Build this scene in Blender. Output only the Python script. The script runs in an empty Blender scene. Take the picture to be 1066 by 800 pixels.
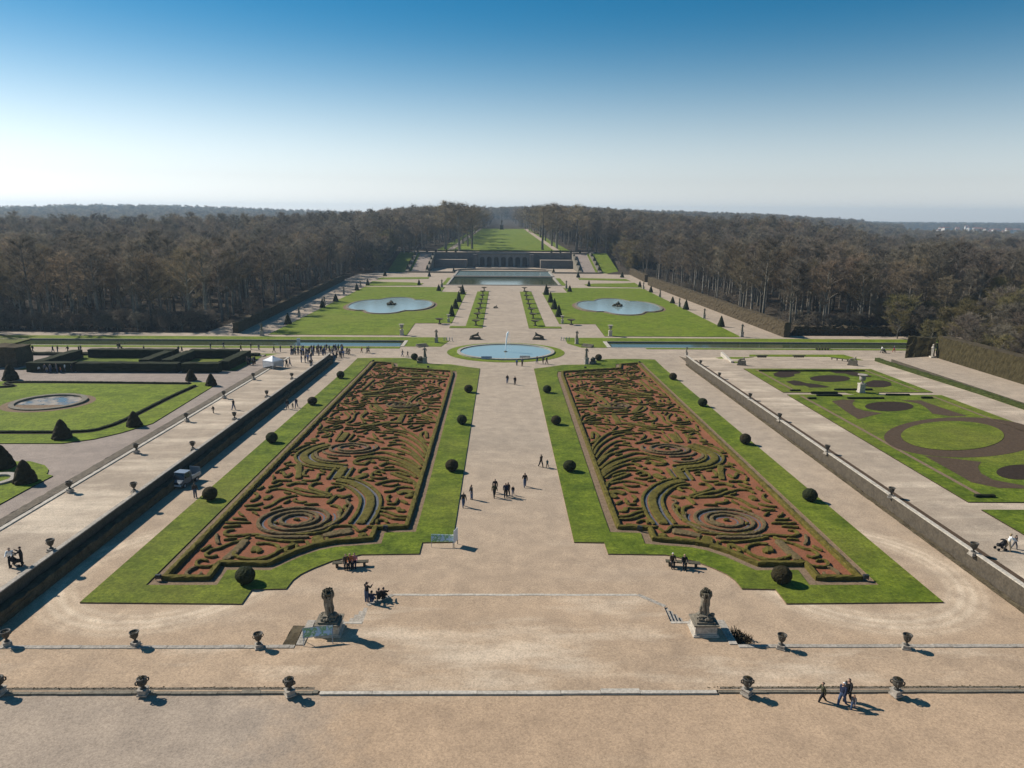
HAZE=.00016; SUN_E=5.0; SKY_E=.1; SKS=.091; SKG=1.12; SKSAT=1.45; SS0=.2; SV0=1.17; SV1=.88; SKH=.480; AIR=.8; DUST=.2; OZ=2.0; EXPO=0.25
import bpy, bmesh, math, random
from mathutils import Vector, Matrix, noise
random.seed(7)
R=random.Random(11)
sc=bpy.context.scene
C=sc.collection
rad=math.radians

# ------------------------------------------------------------------ camera
IW,IH=1066.0,800.0
FP=740.0
PITCH=rad(13.45); YAW=rad(0.9); ROLL=rad(0.45); CZ=30.0
def cam_axes():
    cp,sp=math.cos(PITCH),math.sin(PITCH)
    f=(0,cp,-sp); r=(1,0,0); u=(0,sp,cp)
    def rz(v,a): return (v[0]*math.cos(a)+v[1]*math.sin(a), -v[0]*math.sin(a)+v[1]*math.cos(a), v[2])
    f=rz(f,YAW); r=rz(r,YAW); u=rz(u,YAW)
    c,s=math.cos(ROLL),math.sin(ROLL)
    r2=Vector(tuple(c*a+s*b for a,b in zip(r,u))); u2=Vector(tuple(-s*a+c*b for a,b in zip(r,u)))
    return Vector(f),r2,u2
CF,CR,CU=cam_axes()
cam=bpy.data.objects.new('camera',bpy.data.cameras.new('camera')); C.objects.link(cam)
cam.data.sensor_width=36; cam.data.lens=FP/IW*36; cam.data.clip_start=0.5; cam.data.clip_end=60000
M=Matrix((CR,CU,-CF)).transposed().to_4x4(); M.translation=Vector((0,0,CZ)); cam.matrix_world=M
sc.camera=cam

# ground profile of the garden axis: falls gently towards the canal and the grotto
GB=[(-100,0),(45,0),(150,-2.3),(190,-2.3),(440,-4),(20000,-4)]
def G(y):
    if y<=GB[0][0]: return GB[0][1]
    for (a,za),(b,zb) in zip(GB,GB[1:]):
        if y<=b: return za+(zb-za)*(y-a)/(b-a)
    return GB[-1][1]
def P(px,py,dz=0.0,flat=None):
    """survey point: where the sight line through a picture point meets the ground"""
    d=CF+CR*((px-IW/2)/FP)+CU*(-(py-IH/2)/FP)
    lo,hi=1.0,20000.0
    for _ in range(50):
        m=(lo+hi)/2
        g=(G(d.y*m) if flat is None else flat)+dz
        if CZ+d.z*m>g: lo=m
        else: hi=m
    return Vector((d.x*lo,d.y*lo,CZ+d.z*lo))
AXX=1.225
def mir(p): return Vector((2*AXX-p[0],p[1],p[2] if len(p)>2 else 0))
def on(x,y,dz=0): return Vector((x,y,G(y)+dz))
DR,DL,DG,DT=1.5,1.7,2.4,2.35   # right promenade, left promenade, left garden, upper right terrace

# ------------------------------------------------------------------ materials
MATS={}
def nodes(name):
    m=bpy.data.materials.new(name); m.use_nodes=True; MATS[name]=m
    nt=m.node_tree; b=nt.nodes['Principled BSDF']; return m,nt,b
def N(nt,t,**k):
    n=nt.nodes.new(t)
    for a,v in k.items():
        if a in n.inputs: n.inputs[a].default_value=v
        else: setattr(n,a,v)
    return n
def coords(nt,scale=(1,1,1)):
    g=N(nt,'ShaderNodeNewGeometry'); mp=N(nt,'ShaderNodeMapping'); mp.inputs['Scale'].default_value=scale
    nt.links.new(g.outputs['Position'],mp.inputs['Vector']); return mp.outputs['Vector']
def noi(nt,vec,scale,detail=3,rough=.55):
    n=N(nt,'ShaderNodeTexNoise'); n.inputs['Scale'].default_value=scale; n.inputs['Detail'].default_value=detail; n.inputs['Roughness'].default_value=rough
    nt.links.new(vec,n.inputs['Vector']); return n.outputs['Fac']
def ramp(nt,fac,stops):
    r=N(nt,'ShaderNodeValToRGB'); e=r.color_ramp.elements
    while len(e)<len(stops): e.new(.5)
    for el,(p,c) in zip(e,stops):
        el.position=p; el.color=(c if hasattr(c,'__len__') else (c,c,c))[:3]+(1,) if hasattr(c,'__len__') else (c,c,c,1)
    nt.links.new(fac,r.inputs['Fac']); return r.outputs['Color']
def mix(nt,fac,a,b,mode='MIX'):
    m=N(nt,'ShaderNodeMix'); m.data_type='RGBA'; m.blend_type=mode
    for s,v in ((0,fac),(6,a),(7,b)):
        if isinstance(v,(int,float)): m.inputs[s].default_value=v
        elif isinstance(v,tuple): m.inputs[s].default_value=v+(1,)
        else: nt.links.new(v,m.inputs[s])
    return m.outputs[2]
def bump(nt,b,h,strength,dist=.05):
    n=N(nt,'ShaderNodeBump'); n.inputs['Strength'].default_value=strength; n.inputs['Distance'].default_value=dist
    nt.links.new(h,n.inputs['Height']); nt.links.new(n.outputs['Normal'],b.inputs['Normal'])
def simple(name,col,rough=.8,var=.25,scale=3.0,spec=.3,metal=0,bmp=0,scale2=None,randobj=0):
    m,nt,b=nodes(name); v=coords(nt)
    f=noi(nt,v,scale,4)
    lo=tuple(c*(1-var) for c in col); hi=tuple(min(1,c*(1+var)) for c in col)
    c=ramp(nt,f,[(.3,lo),(.7,hi)])
    if scale2:
        f2=noi(nt,v,scale2,2); c=mix(nt,.5,c,ramp(nt,f2,[(.35,tuple(x*.6 for x in col)),(.65,tuple(min(1,x*1.35) for x in col))]))
    if randobj:
        oi=N(nt,'ShaderNodeObjectInfo'); hs=N(nt,'ShaderNodeHueSaturation')
        mr=N(nt,'ShaderNodeMapRange'); mr.inputs[3].default_value=1-randobj; mr.inputs[4].default_value=1+randobj
        nt.links.new(oi.outputs['Random'],mr.inputs[0]); nt.links.new(mr.outputs[0],hs.inputs['Value'])
        mh=N(nt,'ShaderNodeMapRange'); mh.inputs[3].default_value=.485; mh.inputs[4].default_value=.515
        ml=N(nt,'ShaderNodeMath'); ml.operation='MULTIPLY'; ml.inputs[1].default_value=7.13
        fr=N(nt,'ShaderNodeMath'); fr.operation='FRACT'
        nt.links.new(oi.outputs['Random'],ml.inputs[0]); nt.links.new(ml.outputs[0],fr.inputs[0]); nt.links.new(fr.outputs[0],mh.inputs[0]); nt.links.new(mh.outputs[0],hs.inputs['Hue'])
        nt.links.new(c,hs.inputs['Color']); c=hs.outputs['Color']
    nt.links.new(c,b.inputs['Base Color']); b.inputs['Roughness'].default_value=rough
    b.inputs['Specular IOR Level'].default_value=spec; b.inputs['Metallic'].default_value=metal
    if bmp: bump(nt,b,f,bmp)
    return m
def gravel(name,base,light,streak=(.05,.6,1),lo=.48,hi=.7,amount=.7,warm=None,tracks=False,grey=None):
    m,nt,b=nodes(name); v=coords(nt)
    grain=noi(nt,v,8.5,4,.85)
    mid=noi(nt,v,.55,4,.6)
    big=noi(nt,v,.06,3,.6)
    c=mix(nt,ramp(nt,big,[(.35,0.),(.65,1.)]),tuple(x*.93 for x in base),tuple(min(1,x*1.06) for x in base))
    if warm:
        g=N(nt,'ShaderNodeSeparateXYZ'); nt.links.new(v,g.inputs[0])
        mr=N(nt,'ShaderNodeMapRange'); mr.inputs[1].default_value=95; mr.inputs[2].default_value=42
        nt.links.new(g.outputs[1],mr.inputs[0]); c=mix(nt,mr.outputs[0],c,warm)
    if tracks or grey:
        sx_=N(nt,'ShaderNodeSeparateXYZ'); nt.links.new(v,sx_.inputs[0])
        def mth(op,*a):
            n=N(nt,'ShaderNodeMath'); n.operation=op
            for i,q in enumerate(a):
                if isinstance(q,(int,float)): n.inputs[i].default_value=q
                else: nt.links.new(q,n.inputs[i])
            return n.outputs[0]
    if tracks:
        # wheel tracks worn where vehicles turn round the outer lawn corners
        ax_=mth('ABSOLUTE',mth('SUBTRACT',sx_.outputs[0],1.225)); dx_=mth('SUBTRACT',ax_,29.5); dy_=mth('SUBTRACT',sx_.outputs[1],56.5)
        d_=mth('SQRT',mth('ADD',mth('MULTIPLY',dx_,dx_),mth('MULTIPLY',dy_,dy_)))
        wv=N(nt,'ShaderNodeMath'); wv.operation='SINE'; nt.links.new(mth('MULTIPLY',d_,7.0),wv.inputs[0])
        band=mth('SUBTRACT',1.0,mth('MINIMUM',1.0,mth('ABSOLUTE',mth('DIVIDE',mth('SUBTRACT',d_,8.6),2.3))))
        near=mth('MULTIPLY',band,mth('ADD',.85,mth('MULTIPLY',wv.outputs[0],.28)))
        c=mix(nt,mth('MULTIPLY',near,ramp(nt,mid,[(.25,.45),(.6,1.)])),c,(.60,.48,.35))
    if grey:
        fx=N(nt,'ShaderNodeMapRange'); fx.inputs[1].default_value=-7.5; fx.inputs[2].default_value=-15
        nt.links.new(mth('ADD',sx_.outputs[0],mth('MULTIPLY',mth('SUBTRACT',mid,.5),9.0)),fx.inputs[0]); c=mix(nt,fx.outputs[0],c,grey)
    vs=coords(nt,streak); st=noi(nt,vs,.5,4,.6)
    f=N(nt,'ShaderNodeMath'); f.operation='MULTIPLY'; f.inputs[1].default_value=amount
    nt.links.new(ramp(nt,st,[(lo,0.),(hi,1.)]),f.inputs[0])
    c=mix(nt,f.outputs[0],c,light)
    c=mix(nt,.8,c,ramp(nt,mid,[(.3,(.80,.80,.81)),(.7,(1.14,1.13,1.12))]),'MULTIPLY')
    c=mix(nt,.95,c,ramp(nt,grain,[(.32,(.58,.56,.55)),(.48,(.97,.97,.97)),(.66,(1.34,1.33,1.31))]),'MULTIPLY')
    nt.links.new(c,b.inputs['Base Color']); b.inputs['Roughness'].default_value=.95; b.inputs['Specular IOR Level'].default_value=.15
    bump(nt,b,grain,.3,.04)
    return m
def grass(name,a,bcol,warm):
    m,nt,b=nodes(name); v=coords(nt)
    fine=noi(nt,v,3.6,6,.85); mid=noi(nt,v,.35,4,.6); big=noi(nt,v,.05,3)
    vs=coords(nt,(.25,2.2,1)); row=noi(nt,vs,1.2,2)
    c=mix(nt,ramp(nt,mid,[(.38,0.),(.62,1.)]),tuple(q*.82 for q in a),bcol); mid2=noi(nt,v,1.3,4,.7); c=mix(nt,.8,c,ramp(nt,mid2,[(.36,(.68,.72,.6)),(.64,(1.3,1.25,1.2))]),'MULTIPLY')
    c=mix(nt,ramp(nt,big,[(.45,0.),(.75,.6)]),c,warm)
    c=mix(nt,.5,c,ramp(nt,row,[(.35,(.8,.8,.8)),(.65,(1.15,1.15,1.15))]),'MULTIPLY')
    c=mix(nt,.9,c,ramp(nt,fine,[(.32,(.35,.4,.3)),(.68,(1.6,1.55,1.5))]),'MULTIPLY')
    nt.links.new(c,b.inputs['Base Color']); b.inputs['Roughness'].default_value=.9; b.inputs['Specular IOR Level'].default_value=.15
    bump(nt,b,fine,.7,.08)
    return m
gravel_main=gravel('gravel_main',(.385,.31,.235),(.53,.42,.31),(.12,.5,1),.56,.78,.45,warm=(.415,.30,.20),tracks=True)
gravel_front=gravel('gravel_front',(.43,.305,.20),(.56,.44,.31),(.10,.5,1),.56,.78,.35,grey=(.37,.295,.225))
gravel_band=gravel('gravel_band',(.415,.302,.203),(.62,.50,.37),(.16,.55,1),.5,.68,.75)
gravel_prom=gravel('gravel_promenade',(.375,.30,.225),(.62,.51,.385),(.10,.55,1),.47,.68,.85)
gravel_dark=gravel('gravel_grey_and_ramp_shade',(.30,.245,.205),(.42,.34,.28),(.2,.5,1),.6,.8,.3)  # greyer gravel; on the grotto ramps its darkness stands in for shade
lawn=grass('lawn',(.095,.138,.012),(.138,.178,.017),(.185,.175,.036))
lawn_far=grass('lawn_far',(.13,.18,.012),(.155,.205,.016),(.185,.20,.03))
lawn_rough=grass('lawn_rough',(.085,.11,.02),(.13,.15,.03),(.15,.13,.05))
soil=simple('soil',(.038,.026,.019),.95,.4,2.5,.1,bmp=.6,scale2=9)
soil_grey=simple('soil_grey',(.085,.058,.038),.95,.35,2.5,.1,bmp=.6,scale2=9)
earth=simple('earth_strip',(.20,.14,.09),.95,.35,2.,.1,bmp=.4,scale2=8)
brick=simple('crushed_brick',(.225,.090,.048),.95,.32,.5,.1,bmp=.5,scale2=7)
slate=simple('slate_chips',(.10,.105,.12),.6,.25,6,.4)
box_m=simple('box_hedge',(.108,.088,.018),.9,.6,1.6,.12,bmp=1,scale2=8)
box_dry=simple('box_hedge_dry',(.13,.095,.045),.9,.5,3.5,.12,bmp=.8,scale2=9)
yew=simple('clipped_yew',(.022,.026,.010),.9,.45,2.5,.1,bmp=1,scale2=11)
yew_red=simple('clipped_yew_bronze',(.030,.024,.011),.9,.5,3,.1,bmp=1,scale2=11)
darkhedge=simple('dark_hedge',(.018,.022,.010),.95,.5,1.5,.08,bmp=1,scale2=8)
bank_m=simple('bank_growth',(.15,.125,.095),.95,.35,1.5,.1,bmp=1,scale2=6)
box_green=simple('box_green',(.05,.062,.016),.9,.5,1.5,.1,bmp=1,scale2=7)
grot_l=simple('grotto_stone_light',(.21,.20,.185),.9,.3,.6,.2,bmp=.4,scale2=2)
grot_k=simple('niche_shade_stone',(.045,.045,.045),.9,.3,.6,.2)  # shade of the niche recesses put into a darker stone colour
hedge_top=simple('hornbeam_hedge',(.078,.060,.036),.95,.45,1.5,.1,bmp=1,scale2=6)
hedge_olive=simple('hornbeam_hedge_olive',(.054,.044,.021),.95,.55,1.0,.1,bmp=1,scale2=4)
wallhedge=simple('wall_foot_hedge',(.085,.068,.042),.95,.55,1.0,.1,bmp=1,scale2=6)
stone=simple('stone',(.34,.30,.25),.85,.35,1.5,.25,bmp=.3,scale2=6)
stone_w=simple('stone_pale',(.46,.41,.34),.85,.28,1.2,.25,bmp=.3,scale2=5)
stone_d=simple('stone_weathered',(.19,.165,.125),.9,.5,2.2,.2,bmp=.6,scale2=9)
stone_k=simple('stone_mossy_dark',(.085,.075,.05),.9,.5,2.5,.2,bmp=.6,scale2=9)
stone_wall=simple('rubble_wall',(.088,.072,.052),.9,.35,1.2,.2,bmp=.6,scale2=5)
grot=simple('grotto_stone',(.12,.115,.11),.9,.3,.6,.2,bmp=.4,scale2=2)
lead=simple('lead_metal',(.05,.045,.035),.6,.4,3,.4)
bark=simple('bark',(.19,.168,.135),.9,.4,1.2,.15,randobj=.5)
twig=simple('twigs',(.235,.182,.118),.9,.25,.12,.1,randobj=.42)
twig2=simple('twigs_grey',(.19,.158,.118),.9,.25,.12,.1,randobj=.42)
twig_olive=simple('twigs_budding',(.20,.165,.075),.9,.3,.4,.1,randobj=.2)
pine=simple('evergreen',(.02,.028,.012),.9,.4,1,.1,randobj=.2)
white=simple('white_paint',(.62,.63,.65),.5,.05,2,.4)
metalg=simple('grey_metal',(.30,.34,.38),.4,.1,2,.5,metal=.5)
paintb=simple('pale_blue_paint',(.07,.095,.12),.35,.15,3,.5)
rubber=simple('rubber',(.02,.02,.02),.8,.1,3,.3)
woodm=simple('wood',(.20,.15,.10),.8,.3,4,.2)
gunm=simple('dark_metal',(.03,.03,.032),.5,.2,4,.4)
m,nt,b=nodes('glass_dark'); b.inputs['Base Color'].default_value=(.03,.04,.05,1); b.inputs['Roughness'].default_value=.08
glassd=m
m,nt,b=nodes('headlight'); b.inputs['Base Color'].default_value=(.8,.8,.78,1); b.inputs['Roughness'].default_value=.15; headl=m
def water(name,col,rough=.06,bs=.04,sc_=1.2):
    m,nt,b=nodes(name); v=coords(nt); f=noi(nt,v,sc_,3)
    b.inputs['Base Color'].default_value=col+(1,); b.inputs['Roughness'].default_value=rough; b.inputs['IOR'].default_value=1.33
    b.inputs['Specular IOR Level'].default_value=.9
    bump(nt,b,f,bs,.05); return m
water_m=water('pool_water',(.27,.36,.36),.10,.12)
water_c=water('canal_water',(.06,.075,.03),.07,.05)
m,nt,b=nodes('pond_water'); v=coords(nt); f=noi(nt,v,.45,4,.6)
nt.links.new(ramp(nt,f,[(.4,(.30,.24,.18)),(.62,(.12,.13,.12))]),b.inputs['Base Color']); nt.links.new(ramp(nt,f,[(.45,.6),(.6,.08)]),b.inputs['Roughness']); pond_m=m
m,nt,b=nodes('fountain_spray'); b.inputs['Base Color'].default_value=(.9,.93,.95,1); b.inputs['Roughness'].default_value=.4
b.inputs['Subsurface Weight'].default_value=0; spray=m
floor_m=simple('forest_floor',(.055,.043,.03),.95,.4,.15,.1,bmp=.5,scale2=.9)
plain_m=simple('distant_plain',(.06,.06,.04),.95,.4,.002,.1)
skin=simple('skin',(.45,.28,.20),.6,.05,9)
hairs={'dark':simple('hair_dark',(.03,.02,.015),.6,.1,9),'fair':simple('hair_fair',(.30,.22,.12),.6,.1,9),'white':simple('hair_white',(.7,.7,.68),.6,.05,9)}
cl={}
for n_,c_ in dict(black=(.012,.012,.014),navy=(.015,.022,.05),grey=(.12,.12,.13),brown=(.07,.045,.03),olive=(.05,.05,.025),blue=(.06,.14,.35),jeans=(.05,.08,.15),white=(.7,.7,.68),orange=(.45,.14,.04),red=(.35,.04,.03),beige=(.35,.28,.19),teal=(.04,.13,.13),pink=(.5,.2,.2)).items():
    cl[n_]=simple('cloth_'+n_,c_,.85,.15,6)
m,nt,b=nodes('garden_plan_print')
v=N(nt,'ShaderNodeTexCoord').outputs['Object']
f=noi(nt,v,2.2,2); f2=noi(nt,v,4.5,1)
c=ramp(nt,f,[(.40,(.5,.62,.75)),(.5,(.20,.38,.10)),(.6,(.72,.74,.68))]); nt.links.new(c,b.inputs['Base Color']); b.inputs['Roughness'].default_value=.4
print_m=m

for m_ in (twig,twig2,twig_olive):
    nt=m_.node_tree; b=nt.nodes['Principled BSDF']; o_=nt.nodes['Material Output']; tr=N(nt,'ShaderNodeBsdfTranslucent'); ms=N(nt,'ShaderNodeMixShader'); ms.inputs[0].default_value=.35
    nt.links.new(b.inputs['Base Color'].links[0].from_socket,tr.inputs['Color']); nt.links.new(b.outputs[0],ms.inputs[1]); nt.links.new(tr.outputs[0],ms.inputs[2]); nt.links.new(ms.outputs[0],o_.inputs['Surface'])
# ------------------------------------------------------------------ object helpers
def tag(o,label=None,cat=None,group=None,kind=None):
    if label: o['label']=label
    if cat: o['category']=cat
    if group: o['group']=group
    if kind: o['kind']=kind
    return o
def link(name,me,parent=None):
    o=bpy.data.objects.new(name,me); C.objects.link(o)
    if parent: o.parent=parent
    return o
def obj(name,bm,mat,parent=None,smooth=False,loc=None):
    me=bpy.data.meshes.new(name); bm.to_mesh(me); bm.free()
    for mm in (mat if isinstance(mat,(list,tuple)) else [mat]): me.materials.append(mm)
    if smooth:
        for p in me.polygons: p.use_smooth=True
    o=link(name,me,parent)
    if loc is not None: o.location=loc
    return o
def empty(name,loc,label=None,cat=None,group=None,rz=0):
    o=bpy.data.objects.new(name,None); C.objects.link(o); o.location=loc; o.rotation_euler=(0,0,rz); o.empty_display_size=.3
    return tag(o,label,cat,group)
def dup(root,loc,rz=None,label=None,group=None,scale=None):
    r=root.copy(); C.objects.link(r); r.location=loc
    if rz is not None: r.rotation_euler=(0,0,rz)
    if label: r['label']=label
    if group: r['group']=group
    if scale: r.scale=(scale,)*3 if isinstance(scale,(int,float)) else scale
    for ch in root.children:
        c=ch.copy(); C.objects.link(c); c.parent=r
        for g in ch.children:
            d=g.copy(); C.objects.link(d); d.parent=c
    return r
def BM(): return bmesh.new()
def box(bm,x0,x1,y0,y1,z0,z1,mi=0):
    vs=[bm.verts.new((x,y,z)) for z in (z0,z1) for (x,y) in ((x0,y0),(x1,y0),(x1,y1),(x0,y1))]
    for f in ((3,2,1,0),(4,5,6,7),(0,1,5,4),(1,2,6,5),(2,3,7,6),(3,0,4,7)):
        bm.faces.new([vs[i] for i in f]).material_index=mi
def lathe(bm,prof,n=16,cx=0,cy=0,mi=0,sx=1,sy=1):
    rings=[]
    for r,z in prof:
        rings.append([bm.verts.new((cx+max(r,.001)*math.cos(2*math.pi*k/n)*sx,cy+max(r,.001)*math.sin(2*math.pi*k/n)*sy,z)) for k in range(n)])
    for a,b_ in zip(rings,rings[1:]):
        for k in range(n): bm.faces.new((a[k],a[(k+1)%n],b_[(k+1)%n],b_[k])).material_index=mi
    bm.faces.new(rings[0][::-1]).material_index=mi; bm.faces.new(rings[-1]).material_index=mi
def tube(bm,pts,rs,n=6,mi=0,caps=True):
    rings=[]
    for i,p in enumerate(pts):
        p=Vector(p); t=(Vector(pts[min(i+1,len(pts)-1)])-Vector(pts[max(i-1,0)])).normalized()
        a=Vector((1,0,0)) if abs(t.x)<.8 else Vector((0,1,0)); u=t.cross(a).normalized(); w=t.cross(u)
        rings.append([bm.verts.new(p+(u*math.cos(2*math.pi*k/n)+w*math.sin(2*math.pi*k/n))*rs[i]) for k in range(n)])
    for a,b_ in zip(rings,rings[1:]):
        for k in range(n): bm.faces.new((a[k],a[(k+1)%n],b_[(k+1)%n],b_[k])).material_index=mi
    if caps: bm.faces.new(rings[0][::-1]); bm.faces.new(rings[-1])
def sheet(name,poly,dz,mat,thick=0,parent=None,side=None,zf=None,skirt=None):
    """flat-laid polygon that follows the garden's slope; thick>0 gives it a real edge"""
    bm=BM()
    f=bm.faces.new([bm.verts.new((p[0],p[1],0)) for p in poly])
    bm.normal_update()
    if f.normal.z<0: f.normal_flip()
    bmesh.ops.triangulate(bm,faces=bm.faces[:])
    for yb,_ in GB[1:-1]:
        bmesh.ops.bisect_plane(bm,geom=bm.verts[:]+bm.edges[:]+bm.faces[:],plane_co=(0,yb,0),plane_no=(0,1,0))
    for v in bm.verts: v.co.z=(zf(v.co.x,v.co.y) if zf else G(v.co.y)+dz)
    if thick:
        be=[e for e in bm.edges if len(e.link_faces)==1]
        r=bmesh.ops.extrude_edge_only(bm,edges=be)
        for v in [g for g in r['geom'] if isinstance(g,bmesh.types.BMVert)]: v.co.z-=thick
        if side:
            for f in [g for g in r['geom'] if isinstance(g,bmesh.types.BMFace)]: f.material_index=1
    return obj(name,bm,[mat,side] if side else mat,parent)
def struct(o): o['kind']='structure'; return o
def px(pts,dz=0): return [P(x,y,dz) for x,y in pts]
def ell(cx,cy,rx,ry,n=48,a0=0): return [Vector((cx+rx*math.cos(a0+2*math.pi*k/n),cy+ry*math.sin(a0+2*math.pi*k/n),0)) for k in range(n)]
def catmull(pts,step):
    pts=[Vector((p[0],p[1])) for p in pts]
    if len(pts)==2: q=pts
    else:
        q=[]; ext=[pts[0]*2-pts[1]]+pts+[pts[-1]*2-pts[-2]]
        for i in range(1,len(ext)-2):
            a,b_,c,d=ext[i-1:i+3]
            for k in range(8):
                t=k/8; q.append(.5*((2*b_)+(c-a)*t+(2*a-5*b_+4*c-d)*t*t+(3*b_-a-3*c+d)*t**3))
        q.append(pts[-1])
    out=[q[0]]; acc=0
    for a,b_ in zip(q,q[1:]):
        L=(b_-a).length
        if L<1e-6: continue
        s=step-acc
        while s<=L:
            out.append(a+(b_-a)*(s/L)); s+=step
        acc=(acc+L)%step if True else 0
    if (out[-1]-q[-1]).length>step*.3: out.append(q[-1])
    return out
def ribbon(bm,pts,w,h,base=0.0,jit=.05,taper=True,closed=False,step=.22,prof=None):
    q=catmull(pts,step) if not closed else [Vector((p[0],p[1])) for p in pts]
    n=len(q)
    if n<2: return
    prof=prof or [(-.5,0),(-.5,.82),(-.38,1.0),(0,1.03),(.38,1.0),(.5,.82),(.5,0)]
    rings=[]
    for i,p in enumerate(q):
        if closed: t=q[(i+1)%n]-q[i-1]
        else: t=q[min(i+1,n-1)]-q[max(i-1,0)]
        if t.length<1e-6: t=Vector((1,0))
        t.normalize(); nn=Vector((-t.y,t.x))
        ww=w; hh=h
        if taper and not closed and (i==0 or i==n-1): ww=w*.55; hh=h*.8
        g=G(p.y)+base
        ring=[]
        for a,b_ in prof:
            j=Vector((R.uniform(-jit,jit),R.uniform(-jit,jit))) if b_>0 else Vector((0,0))
            c=p+nn*(a*ww)+j
            ring.append(bm.verts.new((c.x,c.y,g+b_*hh+(R.uniform(-jit,jit)*.8 if b_>0 else -.02))))
        rings.append(ring)
    prs=list(zip(rings,rings[1:]))
    if closed: prs.append((rings[-1],rings[0]))
    for a,b_ in prs:
        for k in range(len(prof)-1): bm.faces.new((a[k],a[k+1],b_[k+1],b_[k]))
    if not closed: bm.faces.new(rings[0][::-1]); bm.faces.new(rings[-1])
def flat_ribbon(bm,pts,w,z):
    q=catmull(pts,.5); prev=None
    for i,p in enumerate(q):
        t=q[min(i+1,len(q)-1)]-q[max(i-1,0)]
        if t.length<1e-6: continue
        t.normalize(); nn=Vector((-t.y,t.x)); a=p+nn*w/2; c=p-nn*w/2
        cur=(bm.verts.new((a.x,a.y,G(a.y)+z)),bm.verts.new((c.x,c.y,G(c.y)+z)))
        if prev: bm.faces.new((prev[0],prev[1],cur[1],cur[0]))
        prev=cur
def wall_run(name,pts,w,h,base,mat,cap=None,capw=None,caph=.12,label=None,cat=None,parent=None,sub=0,jit=0,group=None,top_slope=None,matcap=None):
    """straight-sided run (wall or clipped hedge) along ground points; base height above profile"""
    bm=BM()
    pr=[(-.5,0)]+[(-.5,k/7) for k in range(1,8)]+[(0,1.0)]+[(.5,k/7) for k in range(7,0,-1)]+[(.5,0)]
    q=[]
    for a,b_ in zip(pts,pts[1:]):
        a=Vector((a[0],a[1])); b_=Vector((b_[0],b_[1])); st=sub or 5.0; k=max(1,int((b_-a).length/st))
        for i in range(k): q.append(a+(b_-a)*i/k)
    q.append(Vector((pts[-1][0],pts[-1][1])))
    rings=[]
    for i,p in enumerate(q):
        t=(q[min(i+1,len(q)-1)]-q[max(i-1,0)]).normalized(); nn=Vector((-t.y,t.x))
        rings.append([bm.verts.new((p.x+nn.x*a*w+R.uniform(-jit,jit)*(b_>0),p.y+nn.y*a*w+R.uniform(-jit,jit)*(b_>0),G(p.y)+base+b_*h+(R.uniform(-jit,jit) if b_>.1 else 0))) for a,b_ in pr])
    for a,b_ in zip(rings,rings[1:]):
        for k in range(len(pr)-1):
            f=bm.faces.new((a[k],a[k+1],b_[k+1],b_[k]))
            if matcap and k in (7,8): f.material_index=1
    bm.faces.new(rings[0][::-1]); bm.faces.new(rings[-1])
    o=obj(name,bm,[mat,matcap] if matcap else mat,parent)
    if label: tag(o,label,cat,group)
    return o
def coping(pts,w,dz,h,parent,mat=None,name='coping'):
    return wall_run(name,pts,w,h,dz,mat or stone_w,parent=parent)
# ------------------------------------------------------------------ terrain
def sst(a,b,x):
    t=min(1,max(0,(x-a)/(b-a))); return t*t*(3-2*t)
def terrain(x,y):
    g=G(y)-.3
    hill=5+min(max(y-476,0),330)*.0257
    hill-=sst(850,1400,y)*6
    k=sst(478,490,y) if abs(x-AXX)<72 else sst(400,520,y)
    z=g*(1-k)+hill*k
    side=sst(60,300,abs(x-AXX)-.05*max(0,y-480))*sst(450,700,y)
    z=z*(1-side)+side*(-3.5 if x>0 else -8.5)
    z+=24*math.exp(-((x+1250)/620)**2-((y-2500)/700)**2)*1.25
    z+=11*math.exp(-((x+500)/900)**2-((y-2200)/600)**2)
    z+=17*math.exp(-((x-330)/420)**2-((y-1700)/500)**2)
    z+=8*math.exp(-((x-900)/350)**2-((y-2100)/400)**2)
    a=x/max(y,200)
    z-=11*sst(.36,.56,a)*sst(250,650,y)
    if y>3000: z-=sst(3000,8000,y)*22
    return z
def axis_vals(brk):
    out=[]
    for a,b_,s in brk:
        x=a
        while x<b_-1e-6: out.append(x); x+=s
    out.append(brk[-1][1]); return out
xs=axis_vals([(-4600,-3000,800),(-3000,-600,100),(-600,-80,26),(-80,80,20),(80,600,26),(600,3000,100),(3000,4600,800)])
ys=axis_vals([(-500,-100,100),(-100,45,29),(45,150,35),(150,190,20),(190,440,25),(440,476,12),(476,800,18),(800,4000,100),(4000,4600,300)])
bm=BM(); grid=[[bm.verts.new((x,y,terrain(x,y))) for x in xs] for y in ys]
for i in range(len(ys)-1):
    for j in range(len(xs)-1): bm.faces.new((grid[i][j],grid[i][j+1],grid[i+1][j+1],grid[i+1][j]))
struct(obj('ground',bm,floor_m,smooth=True))

def rect(x0,x1,y0,y1): return [(x0,y0),(x1,y0),(x1,y1),(x0,y1)]
CY0,CY1=174.6,182.9
struct(sheet('gravel_path',rect(-260,230,-40,CY0),0,gravel_main))
struct(sheet('gravel_path',rect(-25,27.4,CY0,CY1),0,gravel_main))
struct(sheet('gravel_path',rect(-260,230,CY1,194),0,gravel_main))
struct(sheet('gravel_path',[(-81,194),(79,194),(79,426),(-81,426)],0,gravel_main))
struct(sheet('grotto_forecourt',[(-58,426),(60,426),(60,477),(-58,477)],0,gravel_main))
struct(sheet('grass_bank',rect(-260,-121.5,CY0,CY1),0,lawn_rough))
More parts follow.
